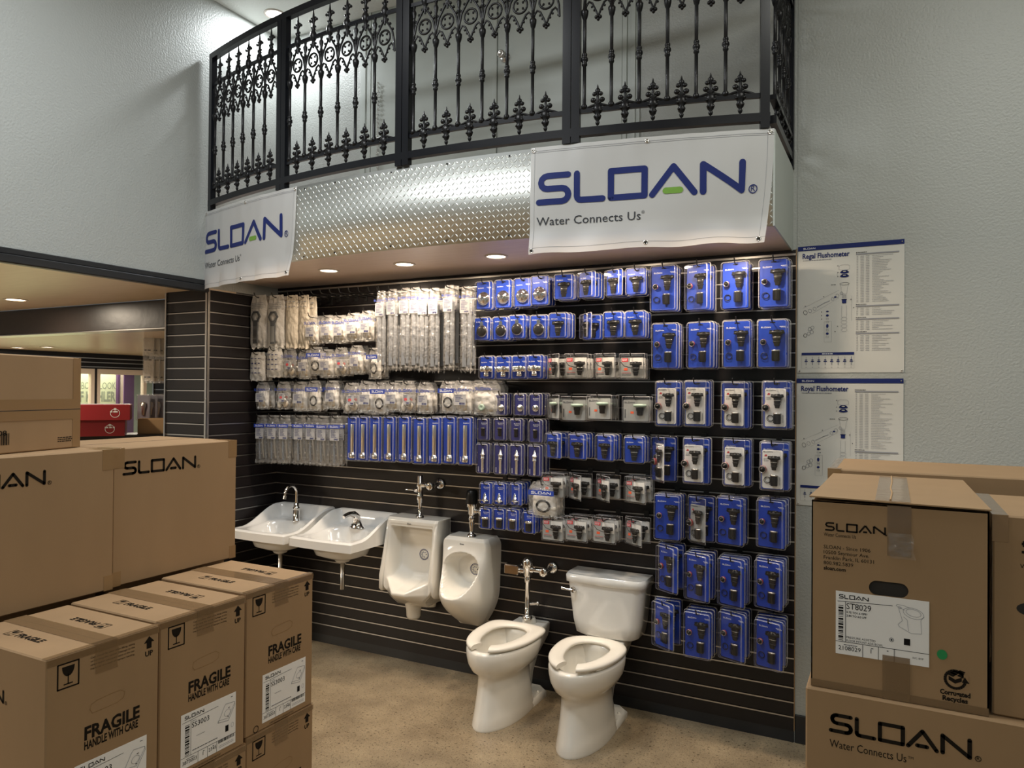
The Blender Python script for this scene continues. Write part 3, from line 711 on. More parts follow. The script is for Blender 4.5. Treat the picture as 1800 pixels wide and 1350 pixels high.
# ---------------------------------------------------------------- toilets
def egg(a, yf, yb, z, p=2.2, n=36, ym=None):
    ym = ym if ym is not None else yb+(yf-yb)*.42
    L = []
    for i in range(n):
        q = 2*pi*i/n; c, s = cos(q), sin(q)
        pp = 2.0 if s < 0 else p
        x = a*abs(c)**(2/pp)*(1 if c >= 0 else -1)
        y = ym+((ym-yf)*s if s < 0 else (yb-ym)*abs(s)**(2/p))
        L.append((x, y, z))
    return L
def make_toilet(name, label, loc, tank):
    t = thing(name, label, 'toilet', loc)
    b = MB(); f = -.735
    out = [egg(.128, f+.012, -.20, .0, 3), egg(.130, f+.010, -.20, .012, 3), egg(.124, f+.03, -.21, .06, 2.8), egg(.115, f+.055, -.23, .16, 2.5), egg(.113, f+.070, -.24, .24, 2.4),
           egg(.122, f+.068, -.235, .268, 2.3), egg(.155, f+.030, -.21, .295, 2.2), egg(.177, f+.008, -.19, .335, 2.2), egg(.185, f, -.18, .375, 2.2), egg(.186, f, -.175, .405, 2.2), egg(.181, f+.006, -.18, .418, 2.2)]
    inn = [egg(.145, f+.045, -.24, .418, 2.2), egg(.138, f+.055, -.25, .40, 2.2), egg(.128, f+.075, -.26, .33, 2.2), egg(.10, f+.13, -.30, .27, 2.2), egg(.06, f+.22, -.36, .235, 2.2)]
    b.loft(out+inn, 'porcelain')
    def rr(a, y0, y1, z, r=.03): return [(a-r, y0, z), (a, y0+r, z), (a, y1-r, z), (a-r, y1, z), (-a+r, y1, z), (-a, y1-r, z), (-a, y0+r, z), (-a+r, y0, z)]
    b.loft([rr(.122, -.44, -.075, 0, .05), rr(.122, -.44, -.075, .030, .05), rr(.112, -.43, -.085, .040, .05)], 'porcelain')
    b.loft([rr(.055, -.33, -.17, .03), rr(.06, -.32, -.15, .16), rr(.075, -.32, -.10, .27)], 'porcelain')
    zt = .43 if tank else .42
    b.loft([rr(.075, -.30, -.10, .26), rr(.10, -.28, -.03, .34), rr(.115 if tank else .105, -.28, -.012, .39), rr(.115 if tank else .105, -.28, -.012, zt-.006), rr(.108 if tank else .10, -.27, -.02, zt)], 'porcelain')
    b.build('bowl', t)
    for sx in (-1, 1): c = MB(); c.lathe([(.010, .036), (.009, .046), (.005, .050), (.001, .051)], 'porcelain', Matrix.Translation((sx*.095, -.19, 0)), 12); c.build('bolt_cap', t)
    # open-front seat
    b = MB(); n = 46; L = []
    for i in range(n+1):
        a = radians(-90+16+(360-32)*i/n); c, s = cos(a), sin(a)
        def pt(A, F, B, pw):
            ym = -.40; x = A*abs(c)**(2/pw)*(1 if c >= 0 else -1); y = ym+(F*s if s < 0 else B*abs(s)**(2/pw)); return x, y
        ox, oy = pt(.188, .335, .185, 2.0 if s < 0 else (2.6 if tank else 4.5)); ix, iy = pt(.105, .245, .115, 2.1)
        mx, my = (ox+ix)/2, (oy+iy)/2; z0 = zt+.006 if not tank else .432
        k = lambda w, dz: (mx+(ox-mx)*w, my+(oy-my)*w, z0+dz)
        L.append([k(1, .004), k(1, .014), k(.85, .021), k(.4, .025), k(-.4, .024), k(-.88, .018), k(-1, .010), k(-.9, .002), k(0, 0), k(.9, 0)])
    b.loft(L, 'seat_plastic')
    for sx in (-1, 1): b.box(sx*.10-.015, sx*.10+.015, -.62, -.60, .416, .436, 'seat_plastic')
    for sx in (-1, 1): b.box(sx*.07-.022, sx*.07+.022, -.245, -.215, .415, .44, 'seat_plastic')
    b.build('open_front_seat', t)
    if tank:
        b = MB()
        def tk(a, d, z, r=.05): return [(-a, -.012, z), (-a, -d+r, z), (-a+r*.3, -d+r*.3, z), (-a+r, -d, z), (0, -d-.012, z), (a-r, -d, z), (a-r*.3, -d+r*.3, z), (a, -d+r, z), (a, -.012, z)]
        b.loft([tk(.165, .165, .435), tk(.185, .182, .45), tk(.20, .192, .52), tk(.225, .205, .735)], 'porcelain_grey'); b.build('tank', t)
        b = MB(); b.loft([tk(.226, .205, .735), tk(.236, .216, .738), tk(.238, .218, .772), tk(.230, .210, .783)], 'porcelain_grey', smooth=True); b.build('tank_lid', t)
        b = MB(); M = Matrix.Translation((-.175, -.21, .695)) @ RX90; b.lathe([(.016, -.005), (.016, .008), (.008, .012), (.008, .02)], 'chrome', M, 14)
        b.tube([(-.175, -.228, .695), (-.205, -.232, .698), (-.238, -.232, .703)], (.008, .007, .009), 'chrome', 10); b.build('flush_lever', t)
    else:
        b = MB(); b.lathe([(.045, .42), (.04, .44), (.034, .452)], 'porcelain', Matrix.Translation((0, -.115, 0)), 20); b.build('spud_inlet', t)
    return t
make_toilet('tankless_toilet', 'white floor toilet without a tank, open front seat, under the boxed sensor valve', (2.152, .0, 0), False).location.y = .045
make_toilet('tank_toilet', 'white floor toilet with a tank and open front seat', (2.672, 0, 0), True)

# ---------------------------------------------------------------- cartons
def carton_body(t, w, d, h, m='cardboard', flap=.0, hole=None):
    """front face at y=-d/2; root at the middle of the base"""
    b = MB(); r = .004
    b.bbox(-w/2, w/2, -d/2+(.0 if not hole else .012), d/2, 0, h, r, m)
    if hole:
        x, z, a, c, dep = hole; n = 32
        inner = [(x+(a-c)*(1 if cos(q) > 0 else -1)*(1 if abs(cos(q)) > .02 else 0)+c*cos(q), z+c*sin(q)) for q in (2*pi*i/n+pi/n for i in range(n))]
        y = -d/2; x0, x1, z0, z1 = x-a-.006, x+a+.006, z-c-.006, z+c+.006
        b.rect(-w/2, w/2, 0, z0, y, m); b.rect(-w/2, w/2, z1, h, y, m); b.rect(-w/2, x0, z0, z1, y, m); b.rect(x1, w/2, z0, z1, y, m)
        for i in range(n):
            A, B = inner[i], inner[(i+1) % n]; mx = (A[0]+B[0])/2; cl = lambda p: (x0 if abs(p[0]-x) > a-c and p[0] < x else x1 if abs(p[0]-x) > a-c else p[0], p[1])
            s1 = 1 if (A[1]+B[1])/2 > z else -1; e = z1 if s1 > 0 else z0
            b.poly([A, B, (B[0], e), (A[0], e)], y, m)
        b.rect(x0, min(p[0] for p in inner), z0, z1, y, m); b.rect(max(p[0] for p in inner), x1, z0, z1, y, m)
        b.loft([[(p, y, q) for p, q in inner], [(p, y+.006, q) for p, q in inner]], m, caps=False, smooth=False)
        b.box(-w/2, w/2, -d/2+.006, -d/2+.0125, 0, h, 'dark_hollow')
        for s in (-1, 1): b.box(s*w/2-.003*(s > 0), s*w/2+.003*(s < 0), -d/2, -d/2+.014, 0, h, m)
        b.box(-w/2, w/2, -d/2, -d/2+.014, h-.003, h, m); b.box(-w/2, w/2, -d/2, -d/2+.014, 0, .003, m)
    b.build('body', t)
def TOP(h): return Matrix(((1, 0, 0, 0), (0, 0, 1, 0), (0, -1, 0, h), (0, 0, 0, 1)))   # ink drawn facing -y is laid on a top: z_ink -> y
def glass_icon(b, x, z, s, y, m='card_ink', M=None):
    b.line([(x, z), (x+s, z), (x+s, z+s*1.15), (x, z+s*1.15)], s*.07, y, m, M, closed=True)
    b.poly([(x+s*(.2+.6*k/8), z+s*(1.0)) for k in range(9)]+[(x+s*(.5+.3*cos(a)), z+s*(.98+.46*sin(a))) for a in (-pi*k/10 for k in range(11))], y, m, M)
    b.line([(x+s*.5, z+s*.6), (x+s*.5, z+s*.2)], s*.05, y, m, M); b.rect(x+s*.28, x+s*.72, z+s*.14, z+s*.2, y, m, M)
def arrow(b, x, z, s, y, m='card_ink', M=None):
    b.poly([(x, z+s), (x-s*.42, z+s*.55), (x+s*.42, z+s*.55)], y, m, M); b.rect(x-s*.2, x+s*.2, z+.12*s, z+s*.57, y, m, M)
    b.text('UP', x, z-s*.42, s*.36, y, m, M, bold=.03, align='c')
def barcode(b, x0, x1, z0, z1, y, vertical, seed=1, m='black_ink', M=None):
    rg = random.Random(seed); q = z0 if vertical else x0; e = z1 if vertical else x1
    while q < e:
        w = (e-(z0 if vertical else x0))/60*rg.choice((1, 1, 2, 3))
        if vertical: b.rect(x0, x1, q, min(q+w, e), y, m, M)
        else: b.rect(q, min(q+w, e), z0, z1, y, m, M)
        q += w+(e-(z0 if vertical else x0))/60*rg.choice((1, 1, 2))
def sink_sketch(b, x, z, s, y):
    b.line([(x, z+.1*s), (x+.62*s, z), (x+s, z+.62*s), (x+.98*s, z+.78*s), (x+.45*s, z+.84*s), (x+.36*s, z+.74*s)], s*.022, y, 'light_ink', closed=True)
    b.ell(x+.55*s, z+.40*s, .19*s, .15*s, s*.018, y, 'light_ink', rot=.4); b.line([(x, z+.1*s), (x+.02*s, z+.2*s), (x+.6*s, z+.12*s), (x+.98*s, z+.72*s)], s*.018, y, 'light_ink')
    b.rect(x+.6*s, x+.7*s, z+.6*s, z+.63*s, y, 'black_ink'); b.rect(x+.55*s, x+.62*s, z+.19*s, z+.23*s, y, 'black_ink')
def label_sheet(t, x0, x1, z0, z1, y, model, code, kind='sink', lines=None):
    w, h = x1-x0, z1-z0
    b = MB(); b.box(x0, x1, y-.0006, y, z0, z1, 'white_paper'); lb = b.build('shipping_label', t); lb['label'] = 'white shipping label'
    b = MB(); yy = y-.0012; X = lambda u: x0+u*w; Z = lambda v: z1-v*h; ln = lambda p: b.line([(X(a), Z(c)) for a, c in p], .0012, yy, 'black_ink', rnd=False)
    b.logo(X(.03 if kind == 'bowl' else .055), Z(.115), .07*h, yy, 'black_ink')
    ln([(.02, .16), (.66 if kind == 'sink' else .62, .13)]); ln([(.17 if kind == 'sink' else .11, .16), (.17 if kind == 'sink' else .11, .80)]); ln([(0, .80), (1, .80)])
    b.text(model, X(.185 if kind == 'sink' else .12), Z(.31 if kind == 'sink' else .27), .095*h, yy, 'black_ink', w=.31*w if kind == 'sink' else .27*w); b.fine(X(.19), X(.26), Z(.19), .008*h, yy, 'grey_ink')
    barcode(b, X(.07) if kind == 'sink' else X(.03), X(.145) if kind == 'sink' else X(.085), Z(.78), Z(.22), yy, True, 3)
    for k, (u0, u1, s, v) in enumerate(((.01, .3, code, .93), (.31, .47, '1', .92), (.48, .64, '2345' if kind == 'sink' else '', .92))):
        ln([(u1, .80), (u1, 1)]) if k < 3 else 0
        if s: b.text(s, X((u0+u1)/2), Z(v), .065*h, yy, 'black_ink', align='c')
        b.fine(X(u0+.08), X(u1-.05), Z(.85), .012*h, yy, 'grey_ink')
    rg = random.Random(5)
    if kind == 'sink':
        sink_sketch(b, X(.66), Z(.50), .32*w, yy); b.rect(X(.80), X(.86), Z(.70), Z(.58), yy, 'black_ink'); b.ell(X(.935), Z(.62), .025*w, .035*w, .001, yy, 'light_ink')
        b.fine(X(.2), X(.66), Z(.74), .014*h, yy, 'grey_ink', rg); b.fine(X(.27), X(.42), Z(.50), .012*h, yy, 'light_ink', rg)
        barcode(b, X(.67), X(.97), Z(.86), Z(.80), yy, False, 9); b.fine(X(.68), X(.97), Z(.92), .01*h, yy, 'light_ink', rg); b.fine(X(.68), X(.97), Z(.95), .01*h, yy, 'light_ink', rg)
        b.fine(X(.9), X(.94), Z(.07), .012*h, yy, 'grey_ink', rg)
    else:
        b.text('0.75 TO1.6 GPF/', X(.12), Z(.335), .03*h, yy, 'black_ink', bold=.02); b.text('2.84 TO 6.0 LPF', X(.12), Z(.39), .03*h, yy, 'black_ink', bold=.02)
        b.text('PRESSURE ASSISTED', X(.12), Z(.735), .032*h, yy, 'black_ink', w=.32*w); b.text('FLOOR MOUNT ADA BOWL', X(.12), Z(.785), .032*h, yy, 'black_ink', w=.40*w)
        b.rect(X(.74), X(.805), Z(.71), Z(.61), yy, 'black_ink'); b.ell(X(.61), Z(.66), .022*w, .022*w, .001, yy, 'grey_ink'); b.disc(X(.61), Z(.66), .01*w, .012*w, yy, 'grey_ink')
        b.text('SVC. BOP', X(.83), Z(.90), .025*h, yy, 'black_ink')
        s = .32*w; x, z = X(.64), Z(.53)       # toilet bowl line drawing
        for a, c, rx, rz in ((.62, .83, .34, .19), (.62, .85, .25, .13), (.17, 1.0, .055, .035)): b.ell(x+a*s, z+c*s*.92, rx*s, rz*s, s*.014, yy, 'light_ink', rot=-.2)
        b.line([(x+.33*s, z+.85*s), (x+.05*s, z+.98*s), (x+.08*s, z+1.03*s), (x+.30*s, z+1.02*s), (x+.5*s, z+.95*s)], s*.014, yy, 'light_ink', rnd=False)
        b.line([(x+.14*s, z+.88*s), (x+.26*s, z+.45*s), (x+.12*s, z+.3*s), (x+.16*s, z+.22*s), (x+.55*s, z+.02*s), (x+.88*s, z+.05*s), (x+.86*s, z+.55*s), (x+.96*s, z+.68*s)], s*.014, yy, 'light_ink', rnd=False)
        b.line([(x+.3*s, z+.6*s), (x+.42*s, z+.5*s), (x+.46*s, z+.1*s)], s*.014, yy, 'light_ink', rnd=False)
    b.build('label_print', lb)
def sink_carton(name, lab, loc, model, code, side_logo=False, lower=False, w=.352, d=.47, h=.534):
    t = thing(name, lab, 'box', loc, pi/2, 'fragile sink cartons')
    carton_body(t, w, d, h); y = -d/2-.0006; X = lambda u: -w/2+u*w; Z = lambda v: h-v*h
    b = MB(); glass_icon(b, X(.09), Z(.175), .06, y); b.build('glass_symbol', t)
    b = MB(); arrow(b, X(.90), Z(.125), .043, y); b.build('up_arrow', t); b = MB()
    rg = random.Random(3)
    for k, s in enumerate(('Care should be taken when lifting, sliding', 'or carrying this carton. Damage to the', 'carton and/or subsequent injury to the user', 'may occur as a result of improper handling.')):
        b.text(s, X(.36), Z(.065+.02*k), .0055, y, 'card_ink', w=.40*w)
    b.build('handling_notice', t); b = MB()
    b.text('FRAGILE', X(.315), Z(.495), .036, y, 'card_ink', bold=.035, w=.50*w); b.text('HANDLE WITH CARE', X(.315), Z(.548), .0225, y, 'card_ink', bold=.03, w=.485*w)
    b.build('fragile_print', t); b = MB()
    b.text('CORRUGATED RECYCLES PLEASE RECYCLE', X(.34), Z(.985), .006, y, 'card_ink', w=.36*w); b.ell(X(.15), Z(.972), .012, .012, .003, y, 'card_ink')
    b.build('recycling_print', t)
    b = MB(); T = TOP(h+.0008)
    for s in (1, -1):
        R = Matrix.Translation((-s*.088, 0, 0)) @ Matrix.Rotation(-s*pi/2, 4, 'Z') @ T
        glass_icon(b, -.105, -.018, .034, 0, 'card_ink', R); b.text('FRAGILE', -.055, -.013, .024, 0, 'card_ink', R, bold=.035, w=.125)
    b.build('lid_print', t)
    b = MB(); b.box(-.0012, .0012, -d/2+.004, d/2-.004, h-.001, h+.0004, 'dark_hollow'); b.build('lid_seam', t)
    b = MB(); b.box(-.036, .036, -d/2-.0015, d/2, h+.0010, h+.0016, 'clear_tape')
    b.grid(lambda u, v: (-.036+.072*u+.003*sin(v*9+u*4), -d/2-.0018-.0006*noise.noise(Vector((u*6, v*7, loc[1]*9))), h+.001-.085*v), 10, 12, 'clear_tape')
    b.box(-w/2, w/2, -d/2-.0012, -d/2-.0004, h-.022, h-.002, 'clear_tape'); b.box(-w/2, w/2, -d/2+.0, -d/2+.022, h+.0010, h+.0016, 'clear_tape'); b.build('clear_tape', t)
    b = MB()      # pressed hand-hole
    hz = Z(.33); P = [(X(.36), hz-.006), (X(.37), hz+.008), (X(.42), hz+.014), (X(.55), hz+.018), (X(.63), hz+.018), (X(.67), hz+.008), (X(.66), hz-.008), (X(.60), hz-.016), (X(.45), hz-.018), (X(.38), hz-.018)]
    b.line(P, .0016, y, 'tape_brown', closed=True); b.build('hand_hole_outline', t)
    if not lower: label_sheet(t, X(.235), X(.885), Z(.954), Z(.616), y+.0002, model, code)
    return t
H1 = .535
sink_carton('sink_carton', 'fragile sink carton labelled SS3003, the one nearest the slatwall', (2.0-.235, -1.968, H1), 'SS3003', '3873003')
sink_carton('sink_carton', 'fragile sink carton labelled SS3003, in the middle of three', (2.026-.235, -2.348, H1), 'SS3003', '3873003')
t = sink_carton('sink_carton', 'fragile sink carton labelled SS3103, nearest the camera', (2.043-.235, -2.716, H1), 'SS3103', '3873103', True)
b = MB(); M = Matrix.Rotation(-pi/2, 4, 'Z'); b.logo(-.215, .375, .04, -.352/2-.001, 'card_ink', M=M, fine=True, R=True); b.build('side_print', t)
sink_carton('sink_carton', 'sink carton on the floor under the rearmost SS3003 carton', (2.0-.232, -1.964, 0), 'SS3003', '3873003')
sink_carton('sink_carton', 'sink carton on the floor under the middle SS3003 carton', (2.03-.235, -2.34, 0), 'SS3003', '3873003')
sink_carton('sink_carton', 'sink carton on the floor under the SS3103 carton', (2.043-.235, -2.716, 0), 'SS3103', '3873103')
for yy, lab in ((-2.04, 'plain carton hidden behind the SS3003 cartons, carrying the large SLOAN carton'), (-2.64, 'plain carton hidden behind the SS3103 carton, carrying the large carton')):
    t = thing('support_carton', lab, 'box', (1.20, yy, 0), pi/2, 'plain support cartons'); carton_body(t, .56, .50, 1.069)
def big_carton(name, lab, loc, rotz, w, d, h, x0, logoH, top=True):
    t = thing(name, lab, 'box', loc, rotz, 'large plain cartons')
    carton_body(t, w, d, h); y = -d/2-.0007
    b = MB(); b.logo(-w/2+x0, h-.105, logoH, y, 'card_ink', fine=True, R=True); b.build('box_print', t)
    for sx in (-1, 1):
        b = MB(); x = sx*w/2
        b.box(min(x, x-sx*.045), max(x, x-sx*.045), y-.0002, y+.0006, h-.075, h+.0006, 'tape_brown'); b.box(min(x+sx*.0008, x), max(x+sx*.0008, x), y, y+.06, h-.075, h+.0006, 'tape_brown')
        b.box(min(x, x-sx*.045), max(x, x-sx*.045), -d/2, -d/2+.1, h, h+.0008, 'tape_brown')
        b.build('corner_tape', t); b = MB(); b.box(min(x, x-sx*.035), max(x, x-sx*.035), y-.0002, y+.0006, .0, .055, 'tape_brown'); b.build('corner_tape', t)
    b = MB(); b.box(-w/2+.004, w/2-.004, -.0012, .0012, h-.001, h+.0006, 'dark_hollow'); b.build('lid_seam', t)
    return t
big_carton('large_carton', 'large carton with SLOAN across it, at the right end of the upper row', (1.503-.262, -2.040, 1.0705), pi/2, .587, .525, .522, .037, .0535)
big_carton('large_carton', 'large carton cut off by the left edge, with only AN of its logo showing', (1.525-.262, -2.646, 1.0705), pi/2, .60, .525, .522, .025, .052)
t = thing('plain_carton', 'plain taped carton on top of the stack, upside-down number 80100 on it', 'box', (0, 0, 0), radians(105.2))
w, d, h = .60, .42, .342
e = Vector((cos(radians(105.2)), sin(radians(105.2)), 0)); nn = Vector((-e.y, e.x, 0))
t.location = Vector((1.335, -2.358, 1.594))-e*w/2+nn*d/2
carton_body(t, w, d, h); y = -d/2-.0008
b = MB(); b.box(-w/2, w/2, y-.0004, y, .11, .185, 'tape_brown'); b.box(-w/2, w/2, y-.0007, y-.0004, .145, .1475, 'dark_hollow'); b.box(w/2-.036, w/2+.0008, y-.0003, y, .002, h-.002, 'tape_brown'); b.box(w/2-.0002, w/2+.0008, y, -d/2+.05, .0, h, 'tape_brown'); b.build('brown_tape', t)
b = MB(); M = Matrix(((-1, 0, 0, 0), (0, 1, 0, 0), (0, 0, -1, 0), (0, 0, 0, 1)))
b.text('80100', .02, -.079, .016, y, 'card_ink', M, bold=.02, w=.085); barcode(b, .01, .10, -.07, -.03, y, False, 4, 'card_ink', M)
for z in (.012, .019, .026): b.fine(.195, .262, .014+z, .0035, y, 'card_ink')
b.build('box_print', t)

# right-hand stack
t = thing('toilet_bowl_carton', 'carton with an open hand hole and white ST8029 label, right foreground', 'box', (4.121, -2.144+.333, 1.1005))
w, d, h = .372, .666, .458
hx, hz = -w/2+.458*w, h-.435*h
carton_body(t, w, d, h, hole=(hx, hz, .042, .0175, .05)); y = -d/2-.0008; X = lambda u: -w/2+u*w; Z = lambda v: h-v*h
b = MB(); b.logo(X(.078), Z(.158), .0217, y, 'card_ink'); b.disc(X(.443), Z(.156), .002, .002, y, 'card_ink'); b.build('printed_logo', t); b = MB()
b.text('Water Connects Us', X(.075), Z(.187), .0085, y, 'card_ink', w=.072)
for k, s in enumerate(('SLOAN - Since 1906', '10500 Seymour Ave.', 'Franklin Park, IL 60131', '800.982.5839', 'sloan.com')):
    b.text(s, X(.075), Z(.253+.0285*k), .0085, y, 'card_ink', bold=.03 if k == 4 else 0)
b.build('printed_address', t); b = MB()
b.ell(X(.825), Z(.845), .020, .020, .006, y, 'card_ink', n=24); b.rect(X(.87), X(.895), Z(.855), Z(.815), y-.0001, 'cardboard'); b.poly([(X(.86), Z(.855)), (X(.90), Z(.855)), (X(.875), Z(.825))], y-.0002, 'card_ink')
b.poly([(X(.825), Z(.865)), (X(.79), Z(.85)), (X(.79), Z(.83)), (X(.825), Z(.845)), (X(.86), Z(.83)), (X(.86), Z(.85))], y, 'card_ink')
for a, c in ((.785, .825), (.835, .825), (.80, .815), (.83, .81)): b.poly([(X(a), Z(c)), (X(a+.03), Z(c+.008)), (X(a+.05), Z(c-.008)), (X(a+.02), Z(c-.016))], y, 'card_ink')
b.text('Corrugated', X(.825), Z(.925), .0105, y, 'card_ink', bold=.04, align='c', w=.060); b.text('Recycles', X(.825), Z(.955), .0105, y, 'card_ink', bold=.04, align='c', w=.05); b.build('recycling_mark', t)
label_sheet(t, X(.15), X(.685), Z(.805), Z(.473), y+.0002, 'ST8029', '2108029', 'bowl')
b = MB(); b.disc(X(.755), Z(.73), .0105, .0115, y-.0004, 'green_dot', n=24); o = b.build('dot_sticker', t); o['label'] = 'round green sticker'
b = MB(); b.box(X(.45), X(.585), y-.0003, y, Z(.26), h, 'clear_tape'); b.build('packing_tape', t); b = MB(); b.box(X(.425), X(.58), y-.0014, y-.0010, 0, Z(.775), 'clear_tape'); b.build('packing_tape', t); b = MB()
b.grid(lambda u, v: (X(.45+.14*u+.02*v)+.002*sin(v*7), y-.002-.004*max(0, noise.noise(Vector((u*4, v*4, 2)))), Z(.14+.13*v)), 14, 14, 'clear_film'); b.build('packing_tape', t); b = MB()
b.box(-w/2, w/2, y-.0006, y, -.0, .018, 'clear_tape'); b.build('packing_tape', t)
b = MB()         # lid slightly lifted at the front
b.loft([[(-w/2-.005, -d/2-.005, h+.008), (w/2+.004, -d/2-.006, h+.004), (w/2+.004, -d/2-.006, h+.007), (-w/2-.005, -d/2-.005, h+.0115)],
        [(-w/2, -.05, h+.003), (w/2, -.05, h+.002), (w/2, -.05, h+.006), (-w/2, -.05, h+.007)],
        [(-w/2+.004, d/2-.002, h), (w/2-.004, d/2-.002, h), (w/2-.004, d/2-.002, h+.004), (-w/2+.004, d/2-.002, h+.004)]], 'cardboard', smooth=False); b.build('lid', t)
b = MB(); b.tube([(-.012, -d/2+.01, h+.0125), (-.009, -.15, h+.0098), (-.013, -.05, h+.008), (-.010, .15, h+.0066), (-.012, d/2-.02, h+.005)], .0022, 'cardboard_pale', 6)
b.add([(-.045, -d/2, h+.0113), (.03, -d/2, h+.0107), (.03, d/2-.02, h+.0045), (-.045, d/2-.02, h+.0049)], [(0, 1, 2, 3)], 'clear_tape'); b.build('lid_tape', t)
t = thing('toilet_bowl_carton', 'big carton with large SLOAN Water Connects Us print, bottom right', 'box', (3.924+.36, -2.157+.345, .5505))
w, d, h = .72, .69, .5485
carton_body(t, w, d, h); y = -d/2-.0008
b = MB(); b.logo(-w/2+.053, h-.098, .0475, y, 'card_ink', fine=True, R=True); b.build('printed_logo', t); b = MB(); b.text('Water Connects Us', -w/2+.055, h-.134, .0185, y, 'card_ink', w=.165); b.text('TM', -w/2+.223, h-.124, .006, y, 'card_ink'); b.build('printed_tagline', t)
t = thing('toilet_bowl_carton', 'plain carton on the floor under the large printed one, bottom right', 'box', (4.29, -1.807, 0)); carton_body(t, .72, .69, .549)
t = thing('toilet_bowl_carton', 'carton cut off by the right edge, beside the ST8029 one', 'box', (4.315+.186, -2.128+.2, 1.1005))
w, d, h = .372, .40, .452; carton_body(t, w, d, h); y = -d/2-.0008
b = MB(); b.logo(-w/2+.052, h-.082, .03, y, 'card_ink'); b.text('Water Connects Us', -w/2+.052, h-.115, .009, y, 'card_ink'); b.disc(-w/2+.075, h-.205, .03, .015, y, 'dark_hollow'); b.build('box_print', t)
b = MB(); b.box(-w/2-.0008, -w/2+.03, y-.0003, y+.001, h-.06, h+.0008, 'tape_brown'); b.box(-w/2-.0008, -w/2+.03, -d/2, d/2, h, h+.0008, 'clear_tape'); b.box(-w/2-.0008, -w/2, -d/2, -d/2+.05, 0, h, 'clear_film'); b.build('packing_tape', t)
t = thing('long_carton', 'long plain carton standing behind the ST8029 one, in front of the posters', 'box', (4.30, -1.21, 0)); carton_body(t, .76, .46, 1.572)
b = MB(); b.box(-.38-.001, -.34, -.2315, -.20, 1.50, 1.5735, 'tape_brown'); b.box(-.38-.001, -.355, -.231, .23, 1.5722, 1.573, 'clear_film'); b.build('packing_tape', t)

# ---------------------------------------------------------------- banners
def banner(name, label, s0, s1, lefty):
    t = thing(name, label, 'banner', arcP((s0+s1)/2, 0, 2.48), 0, 'vinyl banners on the fascia')
    Z1, Z0 = 3.006, 2.482; w = s1-s0
    def P(u, v, off=0):      # u along, v down 0..1
        s = s0+w*u
        fold = .5+.5*sin(u*31)+.4*sin(u*57+1)
        o = .012+.0035*fold*(1-v)**3*(1 if v < .5 else 1)+.010*v*v+.012*sin(u*9+v*3)*v*(1-v)*2
        z = Z1-(Z1-Z0)*v
        bot = sstep(.72, 1, v)
        if lefty:
            o += .018*bot*abs(sin(u*15))+.02*sstep(.9, 1, u)*v; s -= .018*sstep(.85, 1, u)*v; z += .006*sin(u*3.1)*v
        else:
            o += .022*bot*(.4+.6*sin(u*13+1)**2)-.03*sstep(.85, 1, u)*v**2*0; s -= .045*sstep(.80, 1, u)*v*v; z += .012*bot*u
            z += .004*sin(u*18)*bot
        p = arcP(s, o+off, z); return p
    b = MB(); b.grid(lambda u, v: P(u, v), 110, 44, 'banner_vinyl'); b.build('sheet', t).location = -t.location
    B = MB(); h = Z1-Z0; gx = .012 if lefty else .030
    B.logo(gx, .238, .145 if lefty else .155, 0, 'navy_ink', 'green_ink', fine=True, R=True)
    B.v = [P(min(1, max(0, p[0]/w)), min(1, max(0, 1-p[2]/h)), .0022) for p in B.v]
    B.build('printed_logo', t).location = -t.location; B = MB()
    B.text('Water Connects Us', gx+.004, .140, .040, 0, 'grey_ink', w=.455 if lefty else .50); B.text('®', gx+(.462 if lefty else .507), .168, .014, 0, 'grey_ink')
    B.v = [P(min(1, max(0, p[0]/w)), min(1, max(0, 1-p[2]/h)), .0022) for p in B.v]
    B.build('printed_tagline', t).location = -t.location
    st = MB()
    for v in (.035, .05, .945): st.add([P(i/80, v+dv, .0012) for dv in (0, .003) for i in range(81)], [(i, i+1, 82+i, 81+i) for i in range(80)], 'light_ink')
    for u in (.018, .975): st.add([P(u+du, i/30, .0012) for du in (0, .0012) for i in range(31)], [(i, i+1, 32+i, 31+i) for i in range(30)], 'light_ink')
    st.build('hem_stitching', t).location = -t.location
    for u, v in ((.014, .03), (.5, .035), (.984, .03), (.014, .97), (.5, .96), (.975, .965)):
        g = MB(); c = Vector(P(u, v, .001)); th = TH0+(s0+w*u)/AR
        g.torus((0, 0, 0), .0085, .0028, 'chrome', 'y', 16, 6); g.ball((0, 0, 0), .006, 'satin' if v < .5 else 'dark_hollow', n=5, sc=(1, .5, 1))
        o = g.build('grommet', t); o.location = c-t.location; o.rotation_euler = (0, 0, th)
banner('vinyl_banner', 'narrow-looking white SLOAN banner at the left end of the balcony', arc_s(.004), arc_s(1.022), True)
banner('vinyl_banner', 'wide white SLOAN banner at the right end of the balcony', arc_s(2.538), arc_s(3.632), False)

